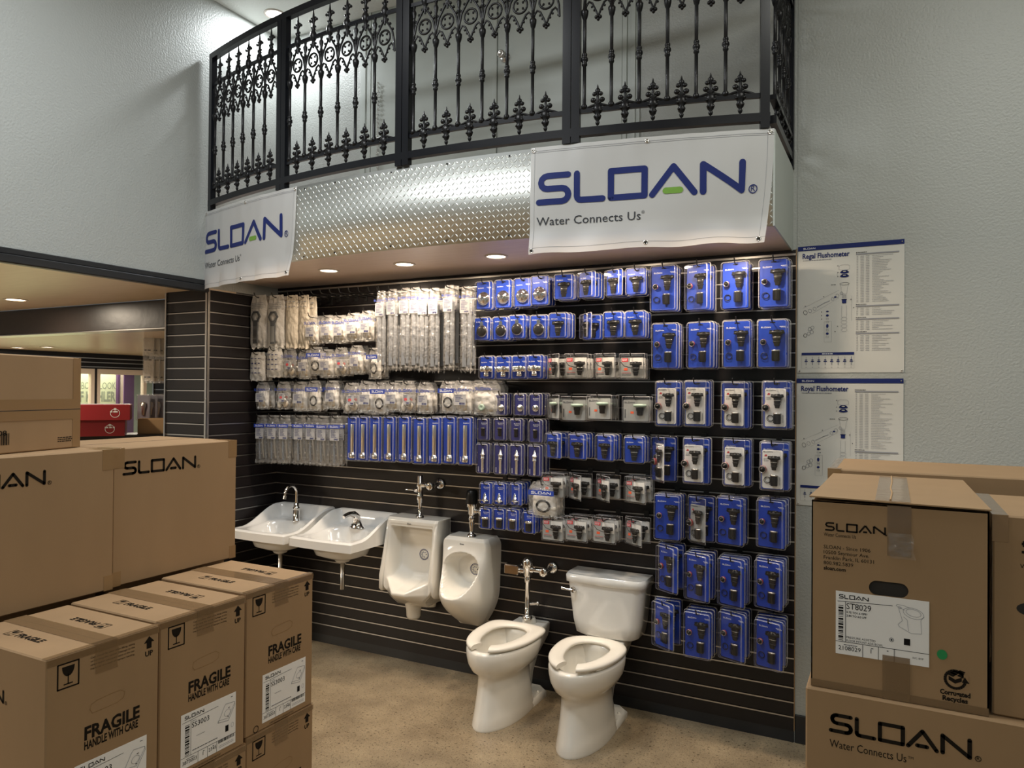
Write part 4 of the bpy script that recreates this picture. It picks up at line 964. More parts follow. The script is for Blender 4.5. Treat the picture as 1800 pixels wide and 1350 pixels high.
# ---------------------------------------------------------------- posters
def poster(label, x0, x1, z0, z1, title, tilt, n):
    t = thing('parts_poster', label, 'poster', (x0, .0098, z1), 0, 'parts posters on the right wall')
    w, h = x1-x0, z1-z0; X = lambda u: u*w; Z = lambda v: -v*h; rg = random.Random(n)
    b = MB(); b.grid(lambda u, v: (u*w, -.0012-.0015*sin(u*5+1)*sin(v*4)**2, -v*h), 16, 20, 'poster_paper'); b.build('sheet', t)
    y = -.0034
    b = MB(); b.rect(X(0), X(1), Z(.036), Z(0), y, 'navy_ink'); b.build('header_band', t)
    b = MB(); b.logo(X(.05), Z(.027), .0095, y-.0005, 'logo_white'); b.build('logo', t)
    b = MB(); b.text(title, X(.045), Z(.098), .0255, y, 'navy_ink', bold=.025, w=.455*w); b.text('®', X(.176), Z(.072), .0045, y, 'navy_ink'); b.build('title', t)
    b = MB(); b.fine(X(.05), X(.34), Z(.117), .004, y, 'light_ink', rg); b.build('subtitle', t)
    b = MB(); tabs = ((.075, .46), (.475, .555), (.575, .67), (.685, .83)) if n == 1 else ((.085, .53), (.545, .74), (.76, .95))
    for a, c in tabs:
        b.rect(X(.56), X(.955), Z(a+.020), Z(a+.010), y, 'light_ink'); b.fine(X(.56), X(.66), Z(a+.004), .0028, y, 'grey_ink', rg)
        v = a+.030
        while v < c:
            for u0, u1 in ((.565, .58), (.60, .635), (.65, .685)): b.rect(X(u0), X(u1), Z(v+.003), Z(v), y, 'light_ink')
            b.fine(X(.71), X(.71+rg.uniform(.06, .2)), Z(v+.003), .0021, y, 'light_ink', rg); v += .0125
    b.build('parts_table', t)
    b = MB(); g = 'light_ink'; th = .0011; q = .0 if n == 1 else .0
    b.line([(X(.40), Z(.20)), (X(.40), Z(.175)), (X(.42), Z(.165)), (X(.485), Z(.165)), (X(.50), Z(.175)), (X(.50), Z(.20)), (X(.45), Z(.207))], th, y, g, closed=True, rnd=False)
    for v in (.222, .252): b.disc(X(.452), Z(v), .021, .007, y, 'navy_ink'); b.disc(X(.452), Z(v-.008), .015, .006, y, 'navy_ink'); b.disc(X(.452), Z(v-.006), .008, .002, y-.0003, 'poster_paper')
    b.ell(X(.452), Z(.312), .022, .0065, th*1.4, y, 'grey_ink'); b.line([(X(.41), Z(.315)), (X(.42), Z(.34)), (X(.425), Z(.39)), (X(.475), Z(.39)), (X(.48), Z(.34)), (X(.495), Z(.315))], th, y, g, rnd=False)
    for v in (.40, .41, .42): b.ell(X(.45), Z(v), .010, .003, th, y, g)
    b.rect(X(.43), X(.47), Z(.463), Z(.433), y, 'navy_ink'); b.rect(X(.425), X(.475), Z(.437), Z(.431), y, 'navy_ink')
    b.line([(X(.427), Z(.48)), (X(.427), Z(.57)), (X(.472), Z(.57)), (X(.472), Z(.48))], th, y, g, rnd=False)
    for v, rr in ((.585, 1), (.61, 1), (.64, 1), (.67, 1)): b.ell(X(.45), Z(v), .014, .008, th, y, g)
    for u, v, r in ((.075, .525, .011), (.12, .512, .010), (.165, .497, .009), (.34, .425, .008), (.385, .402, .009), (.425, .385, .008)): b.ell(X(u), Z(v), r*.8, r, th*1.5, y, 'grey_ink' if u < .1 else g, rot=.4)
    b.line([(X(.19), Z(.485)), (X(.26), Z(.455)), (X(.31), Z(.44))], .003, y, g); b.disc(X(.365), Z(.412), .006, .004, y, 'navy_ink'); b.line([(X(.05), Z(.49)), (X(.40), Z(.36))], th*.7, y, g); b.line([(X(.14), Z(.535)), (X(.40), Z(.42))], th*.7, y, g)
    ex = .29 if n == 1 else .215
    for v, rx, rz in ((.522, .007, .004), (.553, .007, .006), (.635, .006, .010), (.695, .007, .006)): b.disc(X(ex), Z(v), rx, rz, y, 'navy_ink')
    for v in (.58, .605, .66, .67, .72): b.ell(X(ex), Z(v), .007, .004, th, y, g)
    b.line([(X(ex+.04), Z(.60)), (X(ex+.04), Z(.76)), (X(ex-.03), Z(.76)), (X(ex-.03), Z(.60))], th*.7, y, g, closed=True, rnd=False)
    for u, v in ((.075, .705), (.11, .69), (.14, .68), (.12, .655), (.145, .645)): b.ell(X(u), Z(v), .008, .009, th*1.6, y, 'grey_ink' if u < .08 else g)
    b.line([(X(.52), Z(.41)), (X(.52), Z(.60))], th*.7, y, g)
    for u, v in ((.385, .17), (.385, .222), (.385, .252), (.25, .405), (.07, .475), (.23, .525), (.23, .553), (.23, .58), (.51, .435), (.535, .5), (.385, .64), (.36, .68)): b.rect(X(u), X(u+.008), Z(v+.003), Z(v-.003), y, 'grey_ink')
    b.fine(X(.325), X(.375), Z(.318), .0028, y, 'grey_ink', rg)
    b.rect(X(.04), X(.545), Z(.862), Z(.842), y, 'navy_ink'); b.fine(X(.24), X(.35), Z(.856), .004, y-.0004, 'logo_white', rg)
    for k in range(8):
        u = .085+.062*k; b.disc(X(u), Z(.912), .0085, .0026, y, 'navy_ink'); b.disc(X(u), Z(.900), .006, .0026, y, 'navy_ink'); b.line([(X(u), Z(.875)), (X(u), Z(.895))], .0016, y, 'navy_ink' if k in (2, 5, 7) else g)
        b.line([(X(u), Z(.915)), (X(u), Z(.94))], .004, y, g, rnd=False); b.rect(X(u)-.003, X(u)+.003, Z(.958), Z(.955), y, g)
    b.line([(X(.04), Z(.862)), (X(.04), Z(.965)), (X(.545), Z(.965)), (X(.545), Z(.862))], th*.6, y, g, rnd=False)
    b.build('exploded_drawing', t)
    for u, v in ((.98, .018), (.02, .985), (.98, .985)):
        c = MB(); c.ball((X(u), -.005, Z(v)), .004, 'satin', n=5); c.build('pin', t)
poster('white exploded-parts poster titled Regal Flushometer, the upper one', 3.665, 4.158, 1.930, 2.590, 'Regal Flushometer', 0, 1)
poster('white exploded-parts poster titled Royal Flushometer, the lower one', 3.661, 4.156, 1.24, 1.900, 'Royal Flushometer', 0, 2)
# ---------------------------------------------------------------- hanging stock
def rrect(w, h, r, y, zc, n=4):
    L = []
    for cx, cz, a0 in ((w/2-r, h/2-r, 0), (-w/2+r, h/2-r, 90), (-w/2+r, -h/2+r, 180), (w/2-r, -h/2+r, 270)):
        for k in range(n+1):
            a = radians(a0+90*k/n); L.append((cx+r*cos(a), y, zc+cz+r*sin(a)))
    return L
def shell(t, w, h, d=.026, r=.014, name='clear_shell'):
    """clamshell: rolled edge with its glints whitened in, clear raised front; top edge at z=0"""
    b = MB(); zc = -h/2
    b.loft([rrect(w, h, r, .002, zc), rrect(w, h, r, -.002, zc), rrect(w-.006, h-.006, r, -.004, zc)], 'clear_rim', caps=False)
    b.loft([rrect(w-.012, h-.012, r*.8, -.003, zc), rrect(w-.014, h-.014, r*.8, -d*.75, zc)], 'clear_shell', caps=False); b.loft([rrect(w-.014, h-.014, r*.8, -d*.75, zc), rrect(w-.016, h-.016, r*.8, -d*.95, zc), rrect(w-.021, h-.021, r*.7, -d, zc)], 'clear_rim', caps=False)
    b.loft([rrect(w-.021, h-.021, r*.7, -d, zc)], 'clear_shell', caps=False); L = rrect(w-.021, h-.021, r*.7, -d, zc); b.add(L, [tuple(range(len(L)))], 'clear_shell')
    return b.build(name, t)
def card(t, w, h, m, y=.0, zc=None, name='card'):
    b = MB(); zc = -h/2 if zc is None else zc
    b.loft([rrect(w, h, .008, y+.001, zc), rrect(w, h, .008, y, zc)], m, smooth=False); return b.build(name, t)
def print_on(c, w, h, ink, logo_x, logo_z, H, extra=True, y=-.0006):
    b = MB(); b.logo(logo_x, logo_z, H, y, ink)
    if extra: b.fine(w*.5-.042, w*.5-.012, logo_z+.006, .0022, y, ink, random.Random(2)); b.fine(w*.5-.036, w*.5-.012, logo_z+.0015, .0018, y, ink, random.Random(4))
    return b.build('card_print', c)
def euro_hole(c, z, y=-.0007, w=.026):
    b = MB(); b.rect(-w/2, w/2, z-.003, z+.003, y, 'rubber_black'); b.disc(0, z+.001, .005, .005, y, 'rubber_black'); b.build('hang_hole', c)
def valve(t, x, z, s=1.0, top='rubber_black', y=-.014, name='diaphragm_valve', low='rubber_grey'):
    """flushometer diaphragm kit: ribbed flange over a guide and stem"""
    b = MB(); M = Matrix.Translation((x, y, z)) @ Matrix.Diagonal((s, s*.42, s, 1))
    b.lathe([(.003, .016), (.014, .015), (.016, .011), (.030, .010), (.036, .006), (.038, .0), (.036, -.004), (.026, -.007)], top, M, 20)
    b.lathe([(.024, -.006), (.021, -.012), (.019, -.03), (.0195, -.034), (.0165, -.036), (.0165, -.052), (.014, -.055), (.013, -.066), (.010, -.068)], low, M, 14)
    for k in range(10):
        a = 2*pi*k/10; b.box(.031*cos(a)-.004, .031*cos(a)+.004, .031*sin(a)-.004, .031*sin(a)+.004, .005, .0135, top, M)
    for z0 in (-.022, -.044): b.torus((0, 0, z0), .0185, .0022, 'satin' if z0 > -.03 else low, 'z', 18, 5, M)
    return b.build(name, t)
def relief(t, x, z, s=1, y=-.013, name='relief_valve'):
    b = MB(); M = Matrix.Translation((x, y, z)) @ Matrix.Diagonal((s, s*.55, s, 1))
    b.lathe([(.004, .0), (.019, .0), (.0205, -.003), (.019, -.006)], 'satin', M, 16); b.lathe([(.018, -.006), (.018, -.05), (.016, -.054), (.002, -.055)], 'rubber_grey', M, 16)
    for k in range(6): b.box(-.018+.007*k, -.0165+.007*k, -.0195, -.012, -.05, -.008, 'rubber_black', M)
    return b.build(name, t)
def handle_cap(t, x, z, s=1, red=True, y=-.013, name='handle_cap'):
    b = MB(); M = Matrix.Translation((x, y, z)) @ RX90 @ Matrix.Diagonal((s, s, s, 1))
    b.lathe([(.013, -.006), (.0145, 0), (.013, .004)], 'red_rubber' if red else 'satin', M, 16); b.lathe([(.012, .003), (.007, .007), (.005, .014), (.001, .0155)], 'rubber_black', M, 14)
    b.torus((0, 0, .004), .012, .0016, 'satin' if red else 'chrome', 'z', 16, 5, M)
    return b.build(name, t)
def ring(t, x, z, r=.0135, y=-.006, m='rubber_black', name='gasket_ring'):
    b = MB(); b.torus((x, y, z), r, .0016, m, 'y', 20, 5); b.torus((x+.002, y+.003, z+.002), r*.85, .0012, m, 'y', 18, 5); return b.build(name, t)

def bag_mesh(w, h, seed, m='clear_bag', puff=.022, neck=.75, wr=1.0):
    """pinched pillow bag, crimped at the foot"""
    rg = Vector((seed*3.1, seed*1.7, 0)); b = MB()
    def wid(v): return w/2*(neck+(1-neck)*sstep(0, .22, v))*(1+.05*noise.noise(Vector((v*4, seed, 0))))
    def P(side):
        def f(u, v):
            x = (2*u-1)*wid(v)
            bulge = puff*(max(0, 1-(2*u-1)**2))**.6*sstep(0, .3, v)*sstep(1, .72, v)
            n = noise.noise(Vector((u*6, v*9*h/.2, side*5))+rg)*.0065*wr+noise.noise(Vector((u*15, v*6, side*9))+rg)*.003*wr
            y = -side*bulge*(1 if side > 0 else .5)+n*sstep(0, .1, min(u, 1-u)*2+.02)
            z = -h*v+(.012*h/.2*noise.noise(Vector((u*7, 3, seed)))*wr if v > .97 else 0)+(.006*noise.noise(Vector((u*8, 9, seed))) if v < .02 else 0)
            return (x, y-.008*sstep(.9, 1, v)*sin(u*19+seed), z)
        return f
    n = 18; k = max(12, int(h/.014))
    b.grid(P(1), n, k, m); b.grid(P(-1), n, k, m)
    b.rect(-w*.34, w*.34, -h*.985, -h*.965, -.006, m)
    return b
def header(t, w, z, ink='header_blue', y=-.024, H=.0125, solid=False):
    b = MB()
    if solid: b.rect(-w*.44, w*.44, z-.006, z+H+.006, y+.0006, 'header_blue'); b.logo(-3.13*H, z, H, y, 'logo_white')
    else: b.logo(-3.13*H, z, H, y, ink)
    return b.build('bag_logo', t)
def bag_label(t, x0, x1, z0, z1, y=-.0232, m='white_paper', seed=1, ink='navy_ink', spot=None):
    b = MB(); rg = random.Random(seed); b.rect(x0, x1, z0, z1, y, 'label_paper'); w = x1-x0
    z = z1-.010
    while z > z0+.018: b.fine(x0+w*.12, x0+w*rg.uniform(.5, .85), z, .003, y-.0005, ink, rg); z -= .0075
    barcode(b, x0+w*.45, x1-w*.1, z0+.003, z0+.014, y-.0005, False, seed, ink)
    if spot: b.disc(x0+w*.4, (z0+z1)/2, .013, .010, y-.0007, spot, n=8)
    return b.build('paper_label', t)

def build_pack(kind):
    t = bpy.data.objects.new(NAMES[kind][0], None); col.objects.link(t); t.empty_display_size = .03; t['category'] = NAMES[kind][2]
    rg = random.Random(sum(map(ord, kind)))
    if kind == 'kit':
        w, h = .152, .252; c = card(t, w-.016, h-.016, 'card_blue', 0, -h/2); print_on(c, w, h, 'logo_white', -.056, -.046, .0075); euro_hole(c, -.018)
        valve(t, .022, -.072, 1.0); relief(t, .018, -.158, 1.05); handle_cap(t, -.043, -.118, 1.1); ring(t, -.040, -.188, .0165); shell(t, w, h, .03)
    elif kind in ('wkit', 'bkit'):
        w, h = .113, .242; c = card(t, w-.012, h-.05, 'card_white' if kind == 'wkit' else 'card_grey', 0, -h/2-.012)
        b = MB(); b.logo(-.046, -.050, .0075, -.0006, 'grey_ink'); b.disc(-.032, -.064, .006, .004, -.0006, 'tag_red', n=8); b.rect(-.04, -.026, -.070, -.066, -.0006, 'tag_red')
        for k in range(3): b.fine(-.044, -.02, -.082-.006*k, .002, -.0006, 'grey_ink', rg)
        b.rect(.036, .0375, -.21, -.17, -.0006, 'grey_ink'); b.build('card_print', c)
        valve(t, .012, -.078, .86, 'rubber_grey'); relief(t, .012, -.160, 1.0); handle_cap(t, -.044, -.135, 1.35); ring(t, -.024, -.188, .016)
        b = MB(); b.box(-w/2, w/2, -.001, .001, -h, 0, 'clear_shell'); b.loft([rrect(w, h, .004, .0, -h/2), rrect(w-.005, h-.005, .004, -.003, -h/2)], 'clear_rim', caps=False)
        b.loft([rrect(w-.02, h-.055, .01, -.002, -h/2-.014), rrect(w-.026, h-.06, .01, -.026, -h/2-.014)], 'clear_shell'); b.build('clear_shell', t)
    elif kind in ('cap', 'bcap'):
        w, h = (.118, .176) if kind == 'cap' else (.118, .146); zc = -.108 if kind == 'cap' else -.086
        c = card(t, w-.014, h-.014, 'card_blue', 0, -h/2); print_on(c, w, h, 'logo_white', -.044, -.046 if kind == 'cap' else -.034, .0062); euro_hole(c, -.016)
        M = Matrix.Translation((0, -.002, zc)) @ RX90
        if kind == 'cap':
            b = MB(); b.lathe([(.041, 0), (.042, .008), (.037, .013), (.034, .014), (.033, .017), (.026, .020), (.016, .021), (.015, .024), (.011, .0245), (.001, .023)], 'chrome', M, 28); b.build('chrome_cover', t)
            b = MB()
            for k in range(8): b.box(.037*cos(k*pi/4)-.003, .037*cos(k*pi/4)+.003, .037*sin(k*pi/4)-.003, .037*sin(k*pi/4)+.003, .006, .0135, 'satin', M)
            b.build('cover_notches', t)
        else:
            b = MB(); b.lathe([(.036, 0), (.037, .006), (.033, .010)], 'satin', M, 24); b.build('outer_ring', t)
            b = MB(); b.lathe([(.033, .009), (.030, .016), (.018, .021), (.001, .0225)], 'rubber_black', M, 24); b.build('rubber_cover', t)
            b = MB(); b.poly([(-.010, zc+.034), (-.012, zc+.050), (0, zc+.060), (.012, zc+.050), (.010, zc+.034), (0, zc+.030)], -.012, 'chrome'); b.build('spout_tab', t)
        shell(t, w, h, .028)
    elif kind == 'dia':
        w, h = .122, .152; c = card(t, w-.014, h-.014, 'card_blue', 0, -h/2); print_on(c, w, h, 'logo_white', -.046, -.040, .0062); euro_hole(c, -.016)
        valve(t, .002, -.066, 1.02); shell(t, w, h, .028)
    elif kind == 'tee':
        w, h = .110, .145; c = card(t, w-.012, h-.012, 'card_blue', 0, -h/2); print_on(c, w, h, 'logo_white', -.042, -.044, .0060); euro_hole(c, -.016)
        b = MB(); M = Matrix.Translation((0, -.014, -.082)) @ Matrix.Rotation(pi/2, 4, 'Y') @ Matrix.Diagonal((1, .6, 1, 1))
        b.lathe([(.012, -.042), (.018, -.040), (.019, -.025), (.014, -.022), (.02, -.016), (.021, 0), (.02, .014), (.015, .02), (.017, .024), (.017, .038), (.008, .042)], 'chrome', M, 18); b.build('tee_body', t)
        b = MB(); b.lathe([(.015, -.09), (.014, -.105), (.018, -.107), (.018, -.124), (.004, -.126)], 'chrome', Matrix.Translation((0, -.014, 0)) @ Matrix.Diagonal((1, .6, 1, 1)), 16); b.build('outlet', t)
        shell(t, w, h, .028)
    elif kind == 'rcard':
        w, h = .146, .142; c = card(t, w-.014, h-.030, 'card_grey', 0, -h/2-.008)
        b = MB(); b.poly([(-.010, -.025), (.062, -.025), (.062, -.085), (.03, -.082), (.0, -.066), (-.012, -.045)], -.0005, 'card_white'); b.rect(-.058, -.022, -.046, -.026, -.0006, 'tag_red'); b.fine(-.055, -.026, -.034, .003, -.001, 'logo_white', rg); b.fine(-.055, -.03, -.041, .003, -.001, 'logo_white', rg)
        b.line([(-.064, -.046), (-.045, -.068), (-.01, -.078), (.03, -.080)], .003, -.0008, 'rubber_black'); b.rect(-.045, -.025, -.094, -.080, -.0008, 'sticker_orange')
        for k in range(3): b.fine(-.056, -.005, -.108-.006*k, .0022, -.0008, 'tag_red' if k == 0 else 'grey_ink', rg)
        b.build('card_print', c); valve(t, .026, -.060, .92, 'rubber_grey', -.013, low='rubber_black')
        b = MB(); b.loft([rrect(w, h, .004, .001, -h/2), rrect(w, h, .004, -.001, -h/2), rrect(w-.005, h-.005, .004, -.003, -h/2)], 'clear_rim', caps=False); b.loft([rrect(w-.02, h-.03, .01, -.002, -h/2-.006), rrect(w-.026, h-.036, .01, -.027, -h/2-.006)], 'clear_shell', caps=False); L = rrect(w-.026, h-.036, .01, -.027, -h/2-.006); b.add(L, [tuple(range(len(L)))], 'clear_shell'); b.box(-w/2, w/2, 0, .001, -h, 0, 'clear_shell'); b.build('clear_shell', t)
    elif kind == 'gcard':
        w, h = .158, .142; c = card(t, w-.016, h-.026, 'card_grey', 0, -h/2-.005)
        b = MB(); b.logo(-.066, -.038, .0095, -.0006, 'grey_ink'); b.rect(-.03, -.012, -.094, -.082, -.0008, 'sticker_orange'); b.rect(-.063, -.058, -.118, -.07, -.0008, 'grey_ink'); b.build('card_print', c)
        b = MB(); M = Matrix.Translation((.026, -.014, -.052)) @ Matrix.Diagonal((1, .42, 1, 1)); b.lathe([(.004, .012), (.034, .010), (.04, .004), (.034, -.004), (.02, -.006)], 'pale_green', M, 20); b.build('diaphragm', t)
        b = MB(); b.lathe([(.02, -.008), (.0205, -.024), (.017, -.026), (.016, -.05), (.004, -.052)], 'rubber_black', M, 14); b.build('guide', t)
        b = MB(); b.loft([rrect(w, h, .004, .001, -h/2), rrect(w, h, .004, -.001, -h/2), rrect(w-.005, h-.005, .004, -.003, -h/2)], 'clear_rim', caps=False); b.box(-w/2, w/2, 0, .001, -h, 0, 'clear_shell'); L = rrect(w-.02, h-.03, .01, -.026, -h/2-.006); b.add(L, [tuple(range(len(L)))], 'clear_shell'); b.loft([rrect(w-.014, h-.024, .01, -.002, -h/2-.006), L], 'clear_shell', caps=False); b.build('clear_shell', t)
    elif kind in ('btn', 'stub', 'stem', 'cone', 'ncap'):
        w, h = {'btn': (.084, .135), 'stub': (.088, .139), 'stem': (.094, .188), 'cone': (.088, .137), 'ncap': (.088, .134)}[kind]
        c = card(t, w-.012, h-.012, 'card_navy' if kind in ('btn', 'stub', 'stem') else 'card_blue', 0, -h/2)
        b = MB()
        if kind == 'stem': b.rect(-.036, -.033, -.175, -.145, -.0006, 'logo_white'); b.rect(.03, .032, -.17, -.15, -.0006, 'light_ink')
        else: b.logo(-.019, -.036, .0062, -.0006, 'logo_white'); b.fine(-.014, .014, -.043, .002, -.0006, 'logo_white', rg)
        b.build('card_print', c); euro_hole(c, -.013)
        D = Matrix.Diagonal((1, .6, 1, 1))
        if kind == 'btn':
            b = MB(); b.lathe([(.021, 0), (.0215, .006), (.017, .010), (.014, .010), (.012, .016), (.004, .018), (.001, .018)], 'chrome', Matrix.Translation((0, -.002, -.088)) @ RX90, 20); b.build('push_button', t)
        elif kind == 'stub':
            b = MB(); b.lathe([(.003, -.058), (.014, -.06), (.015, -.072), (.011, -.074), (.0125, -.09), (.011, -.092), (.0125, -.108), (.01, -.11), (.002, -.112)], 'rubber_black', Matrix.Translation((0, -.012, 0)) @ D, 16); b.build('plunger', t)
            b = MB(); b.torus((0, 0, -.062), .013, .002, 'satin', 'z', 16, 5, Matrix.Translation((0, -.012, 0)) @ D); b.build('seal_ring', t)
        elif kind == 'stem':
            b = MB(); b.lathe([(.001, -.034), (.006, -.042), (.013, -.066), (.018, -.068), (.018, -.072), (.012, -.074), (.012, -.088), (.014, -.09), (.014, -.097), (.0085, -.10), (.0085, -.176), (.006, -.178)], 'bright_tube', Matrix.Translation((0, -.012, 0)) @ D, 16); b.build('valve_stem', t)
        elif kind == 'cone':
            b = MB(); b.lathe([(.001, -.066), (.007, -.072), (.017, -.104), (.026, -.107), (.027, -.111), (.012, -.114), (.010, -.122), (.002, -.123)], 'chrome', Matrix.Translation((-.004, -.012, 0)) @ D, 18); b.build('cone_handle', t)
        else:
            b = MB(); b.lathe([(.004, -.058), (.020, -.056), (.026, -.062), (.026, -.068), (.02, -.071)], 'chrome', Matrix.Translation((0, -.014, 0)) @ D, 20); b.build('nickel_cap', t)
            b = MB(); b.lathe([(.019, -.071), (.019, -.116), (.017, -.118), (.002, -.119)], 'rubber_grey', Matrix.Translation((0, -.014, 0)) @ D, 18); b.build('barrel', t)
        shell(t, w, h, .026, .012)
    elif kind == 'ctube':
        w, h = .108, .298; c = card(t, w-.018, h-.016, 'card_blue', 0, -h/2); b = MB(); b.logo(-.018, -.044, .0065, -.0006, 'logo_white'); b.rect(-.037, -.034, -.275, -.245, -.0006, 'logo_white'); b.build('card_print', c); euro_hole(c, -.020)
        D = Matrix.Translation((.003, -.012, 0)) @ Matrix.Diagonal((1, .6, 1, 1))
        b = MB(); b.lathe([(.015, -.054), (.0155, -.056), (.0155, -.24), (.013, -.242)], 'bright_tube', D, 16); b.build('chrome_tube', t)
        b = MB(); b.lathe([(.016, -.238), (.020, -.240), (.020, -.247), (.023, -.249), (.023, -.275), (.020, -.277), (.004, -.278)], 'bright_tube', D, 10); b.build('coupling_nut', t); shell(t, w, h, .028)
    elif kind == 'tube':
        w, h = .082, .515; bag_mesh(w, h, 3, 'clear_bag', .02, .8, 1.2).build('clear_bag', t); header(t, w, -.072, y=-.029, H=.0125); bag_label(t, -.034, .034, -.165, -.082, -.0205, seed=3)
        b = MB(); b.tube([(-.012, 0, -.10), (-.008, -.002, -.30), (-.010, 0, -.49)], .0155, 'grey_pipe', 12); b.build('grey_tube', t)
        b = MB(); b.tube([(.022, .0, -.11), (.020, .002, -.48)], .012, 'grey_pipe', 10); b.build('grey_tube', t)
    elif kind == 'tail':
        w, h = .112, .335; bag_mesh(w, h, 8, 'clear_film', .02, .8, 1.4).build('clear_bag', t); header(t, w, -.078, y=-.027, H=.0115, solid=True); bag_label(t, -.040, .038, -.165, -.088, -.0205, 'white_paper', 8)
        b = MB(); b.tube([(.004, -.002, -.10), (.012, 0, -.20), (.02, .002, -.30)], .009, 'satin', 10); b.build('tailpiece', t)
        b = MB(); b.tube([(-.02, 0, -.16), (-.018, .002, -.31)], .007, 'grey_pipe', 8); b.build('overflow_tube', t)
    elif kind == 'wrench':
        w, h = .165, .375; bag_mesh(w, h, 5, 'bag_paper', .016, .78, 1.0).build('paper_bag', t)
        b = MB(); P = [(.036*cos(radians(a)), .036*sin(radians(a))-.155) for a in range(0, 360, 60)]; L = []
        for r in (.045, .030): L.append([(-.012+r*cos(radians(a)), r*sin(radians(a))-.155) for a in range(0, 361, 60)])
        for i in range(6): b.add([(p[0], -.0245, p[1]) for p in (L[0][i], L[0][i+1], L[1][i+1], L[1][i])], [(0, 1, 2, 3)], 'wrench_grey'); b.add([(L[0][i][0], -.0245, L[0][i][1]), (L[0][i+1][0], -.0245, L[0][i+1][1]), (L[0][i+1][0], -.014, L[0][i+1][1]), (L[0][i][0], -.014, L[0][i][1])], [(0, 1, 2, 3)], 'wrench_grey')
        b.box(-.034, .008, -.0245, -.014, -.345, -.19, 'wrench_grey'); b.box(-.03, .004, -.0255, -.0244, -.33, -.22, 'satin'); b.build('spanner', t)
        b = MB()
        for k in range(4): b.fine(-.055, .06, -.06-.012*k, .004, -.0185, 'light_ink', rg)
        b.build('bag_print', t)
    elif kind in ('pbag', 'pbag2'):
        w, h = (.118, .368) if kind == 'pbag' else (.15, .205); bag_mesh(w, h, 6 if kind == 'pbag' else 11, 'bag_cream' if kind == 'pbag' else 'bag_paper', .018, .85).build('paper_bag', t)
        b = MB()
        for k in range(4 if kind == 'pbag2' else 2):
            for x in (-.035, 0, .035): b.fine(x-.012, x+.012, -.05-.034*k, .006, -.0225, 'light_ink' if kind == 'pbag' else 'navy_ink', rg)
        b.build('bag_print', t)
    elif kind in ('hbag', 'hbag_b', 'hbag_c', 'bag'):
        w, h = (.132, .19) if kind != 'bag' else (.21, .215); sd = {'hbag': 12, 'hbag_b': 15, 'hbag_c': 19, 'bag': 23}[kind]
        b = MB()
        for k in range(9 if kind != 'bag' else 14):
            b.ball((rg.uniform(-.28, .28)*w, rg.uniform(-.004, .006), -h*rg.uniform(.5, .84)), rg.uniform(.016, .026), 'white_part' if k % 3 or kind == 'hbag_b' else 'cream_part', n=6, sc=(1, .55, rg.uniform(.7, 1.3)))
        b.build('white_parts', t)
        if kind != 'hbag_c': bag_mesh(w*.78, h*.62, sd+40, 'bag_paper', .019, .9, 1.5).build('inner_wrapper', t).location = (.004, .002, -h*.32)
        if kind == 'hbag_b':
            b = MB(); b.torus((.005, -.017, -.125), .028, .006, 'rubber_grey', 'y', 20, 6); b.build('black_gasket', t)
        elif kind == 'hbag_c':
            b = MB(); b.lathe([(.026, 0), (.026, .012), (.015, .012), (.015, 0)], 'satin', Matrix.Translation((.01, -.008, -.13)) @ RX90, 18); b.build('slip_nut', t)
        elif kind == 'bag':
            b = MB(); b.lathe([(.020, 0), (.020, .014), (.012, .014), (.001, .01)], 'pale_green', Matrix.Translation((-.012, -.016, -.165)) @ RX90, 18); b.build('green_cap', t)
        bag_mesh(w, h, sd, 'clear_bag', .026, .7, 1.3).build('clear_bag', t); header(t, w, -.062, y=-.034, H=.0175 if kind != 'hbag_b' else .0145, solid=kind == 'hbag_b')
        if kind in ('hbag', 'hbag_c'): bag_label(t, -.045 if kind == 'hbag' else -.02, .035, -.138, -.078, -.0272, 'white_paper', sd, spot='tag_red' if kind == 'hbag_c' else None)
    return t
# name, words for the label, category
NAMES = {'kit': ('valve_kit', 'large blue valve kit', 'blister pack'), 'wkit': ('valve_kit', 'white-carded valve kit', 'blister pack'), 'bkit': ('valve_kit', 'bagged grey valve kit', 'blister pack'),
 'cap': ('chrome_cover_pack', 'blue pack with round chrome cover', 'blister pack'), 'bcap': ('rubber_cover_pack', 'blue pack with round black cover', 'blister pack'), 'dia': ('diaphragm_pack', 'blue pack with black diaphragm valve', 'blister pack'),
 'tee': ('chrome_tee_pack', 'blue pack with chrome tee fitting', 'blister pack'), 'rcard': ('red_tag_valve_pack', 'clear red-tagged valve pack', 'blister pack'), 'gcard': ('grey_card_valve_pack', 'clear grey-carded valve pack', 'blister pack'),
 'btn': ('button_pack', 'narrow navy pack with chrome button', 'blister pack'), 'stub': ('plunger_pack', 'narrow navy pack with black plunger', 'blister pack'), 'stem': ('stem_pack', 'narrow navy pack with long chrome stem', 'blister pack'),
 'cone': ('cone_handle_pack', 'small blue pack with chrome cone', 'blister pack'), 'ncap': ('nickel_cap_pack', 'small blue pack with capped black barrel', 'blister pack'), 'ctube': ('chrome_tube_pack', 'tall blue pack with chrome tube', 'blister pack'),
 'tube': ('long_tube_bag', 'long clear bag of grey tubes', 'bag'), 'tail': ('tailpiece_bag', 'clear bag with a thin tailpiece', 'bag'), 'wrench': ('wrench_bag', 'white bag with a grey spanner', 'bag'), 'pbag': ('paper_bag', 'tall cream paper bag', 'bag'),
 'pbag2': ('paper_bag', 'short printed white paper bag', 'bag'), 'hbag': ('parts_bag', 'clear bag of white parts', 'bag'), 'hbag_b': ('parts_bag', 'clear bag with black gasket', 'bag'), 'hbag_c': ('parts_bag', 'clear bag with slip nut', 'bag'), 'bag': ('parts_bag', 'big bulging clear bag of white parts', 'bag')}
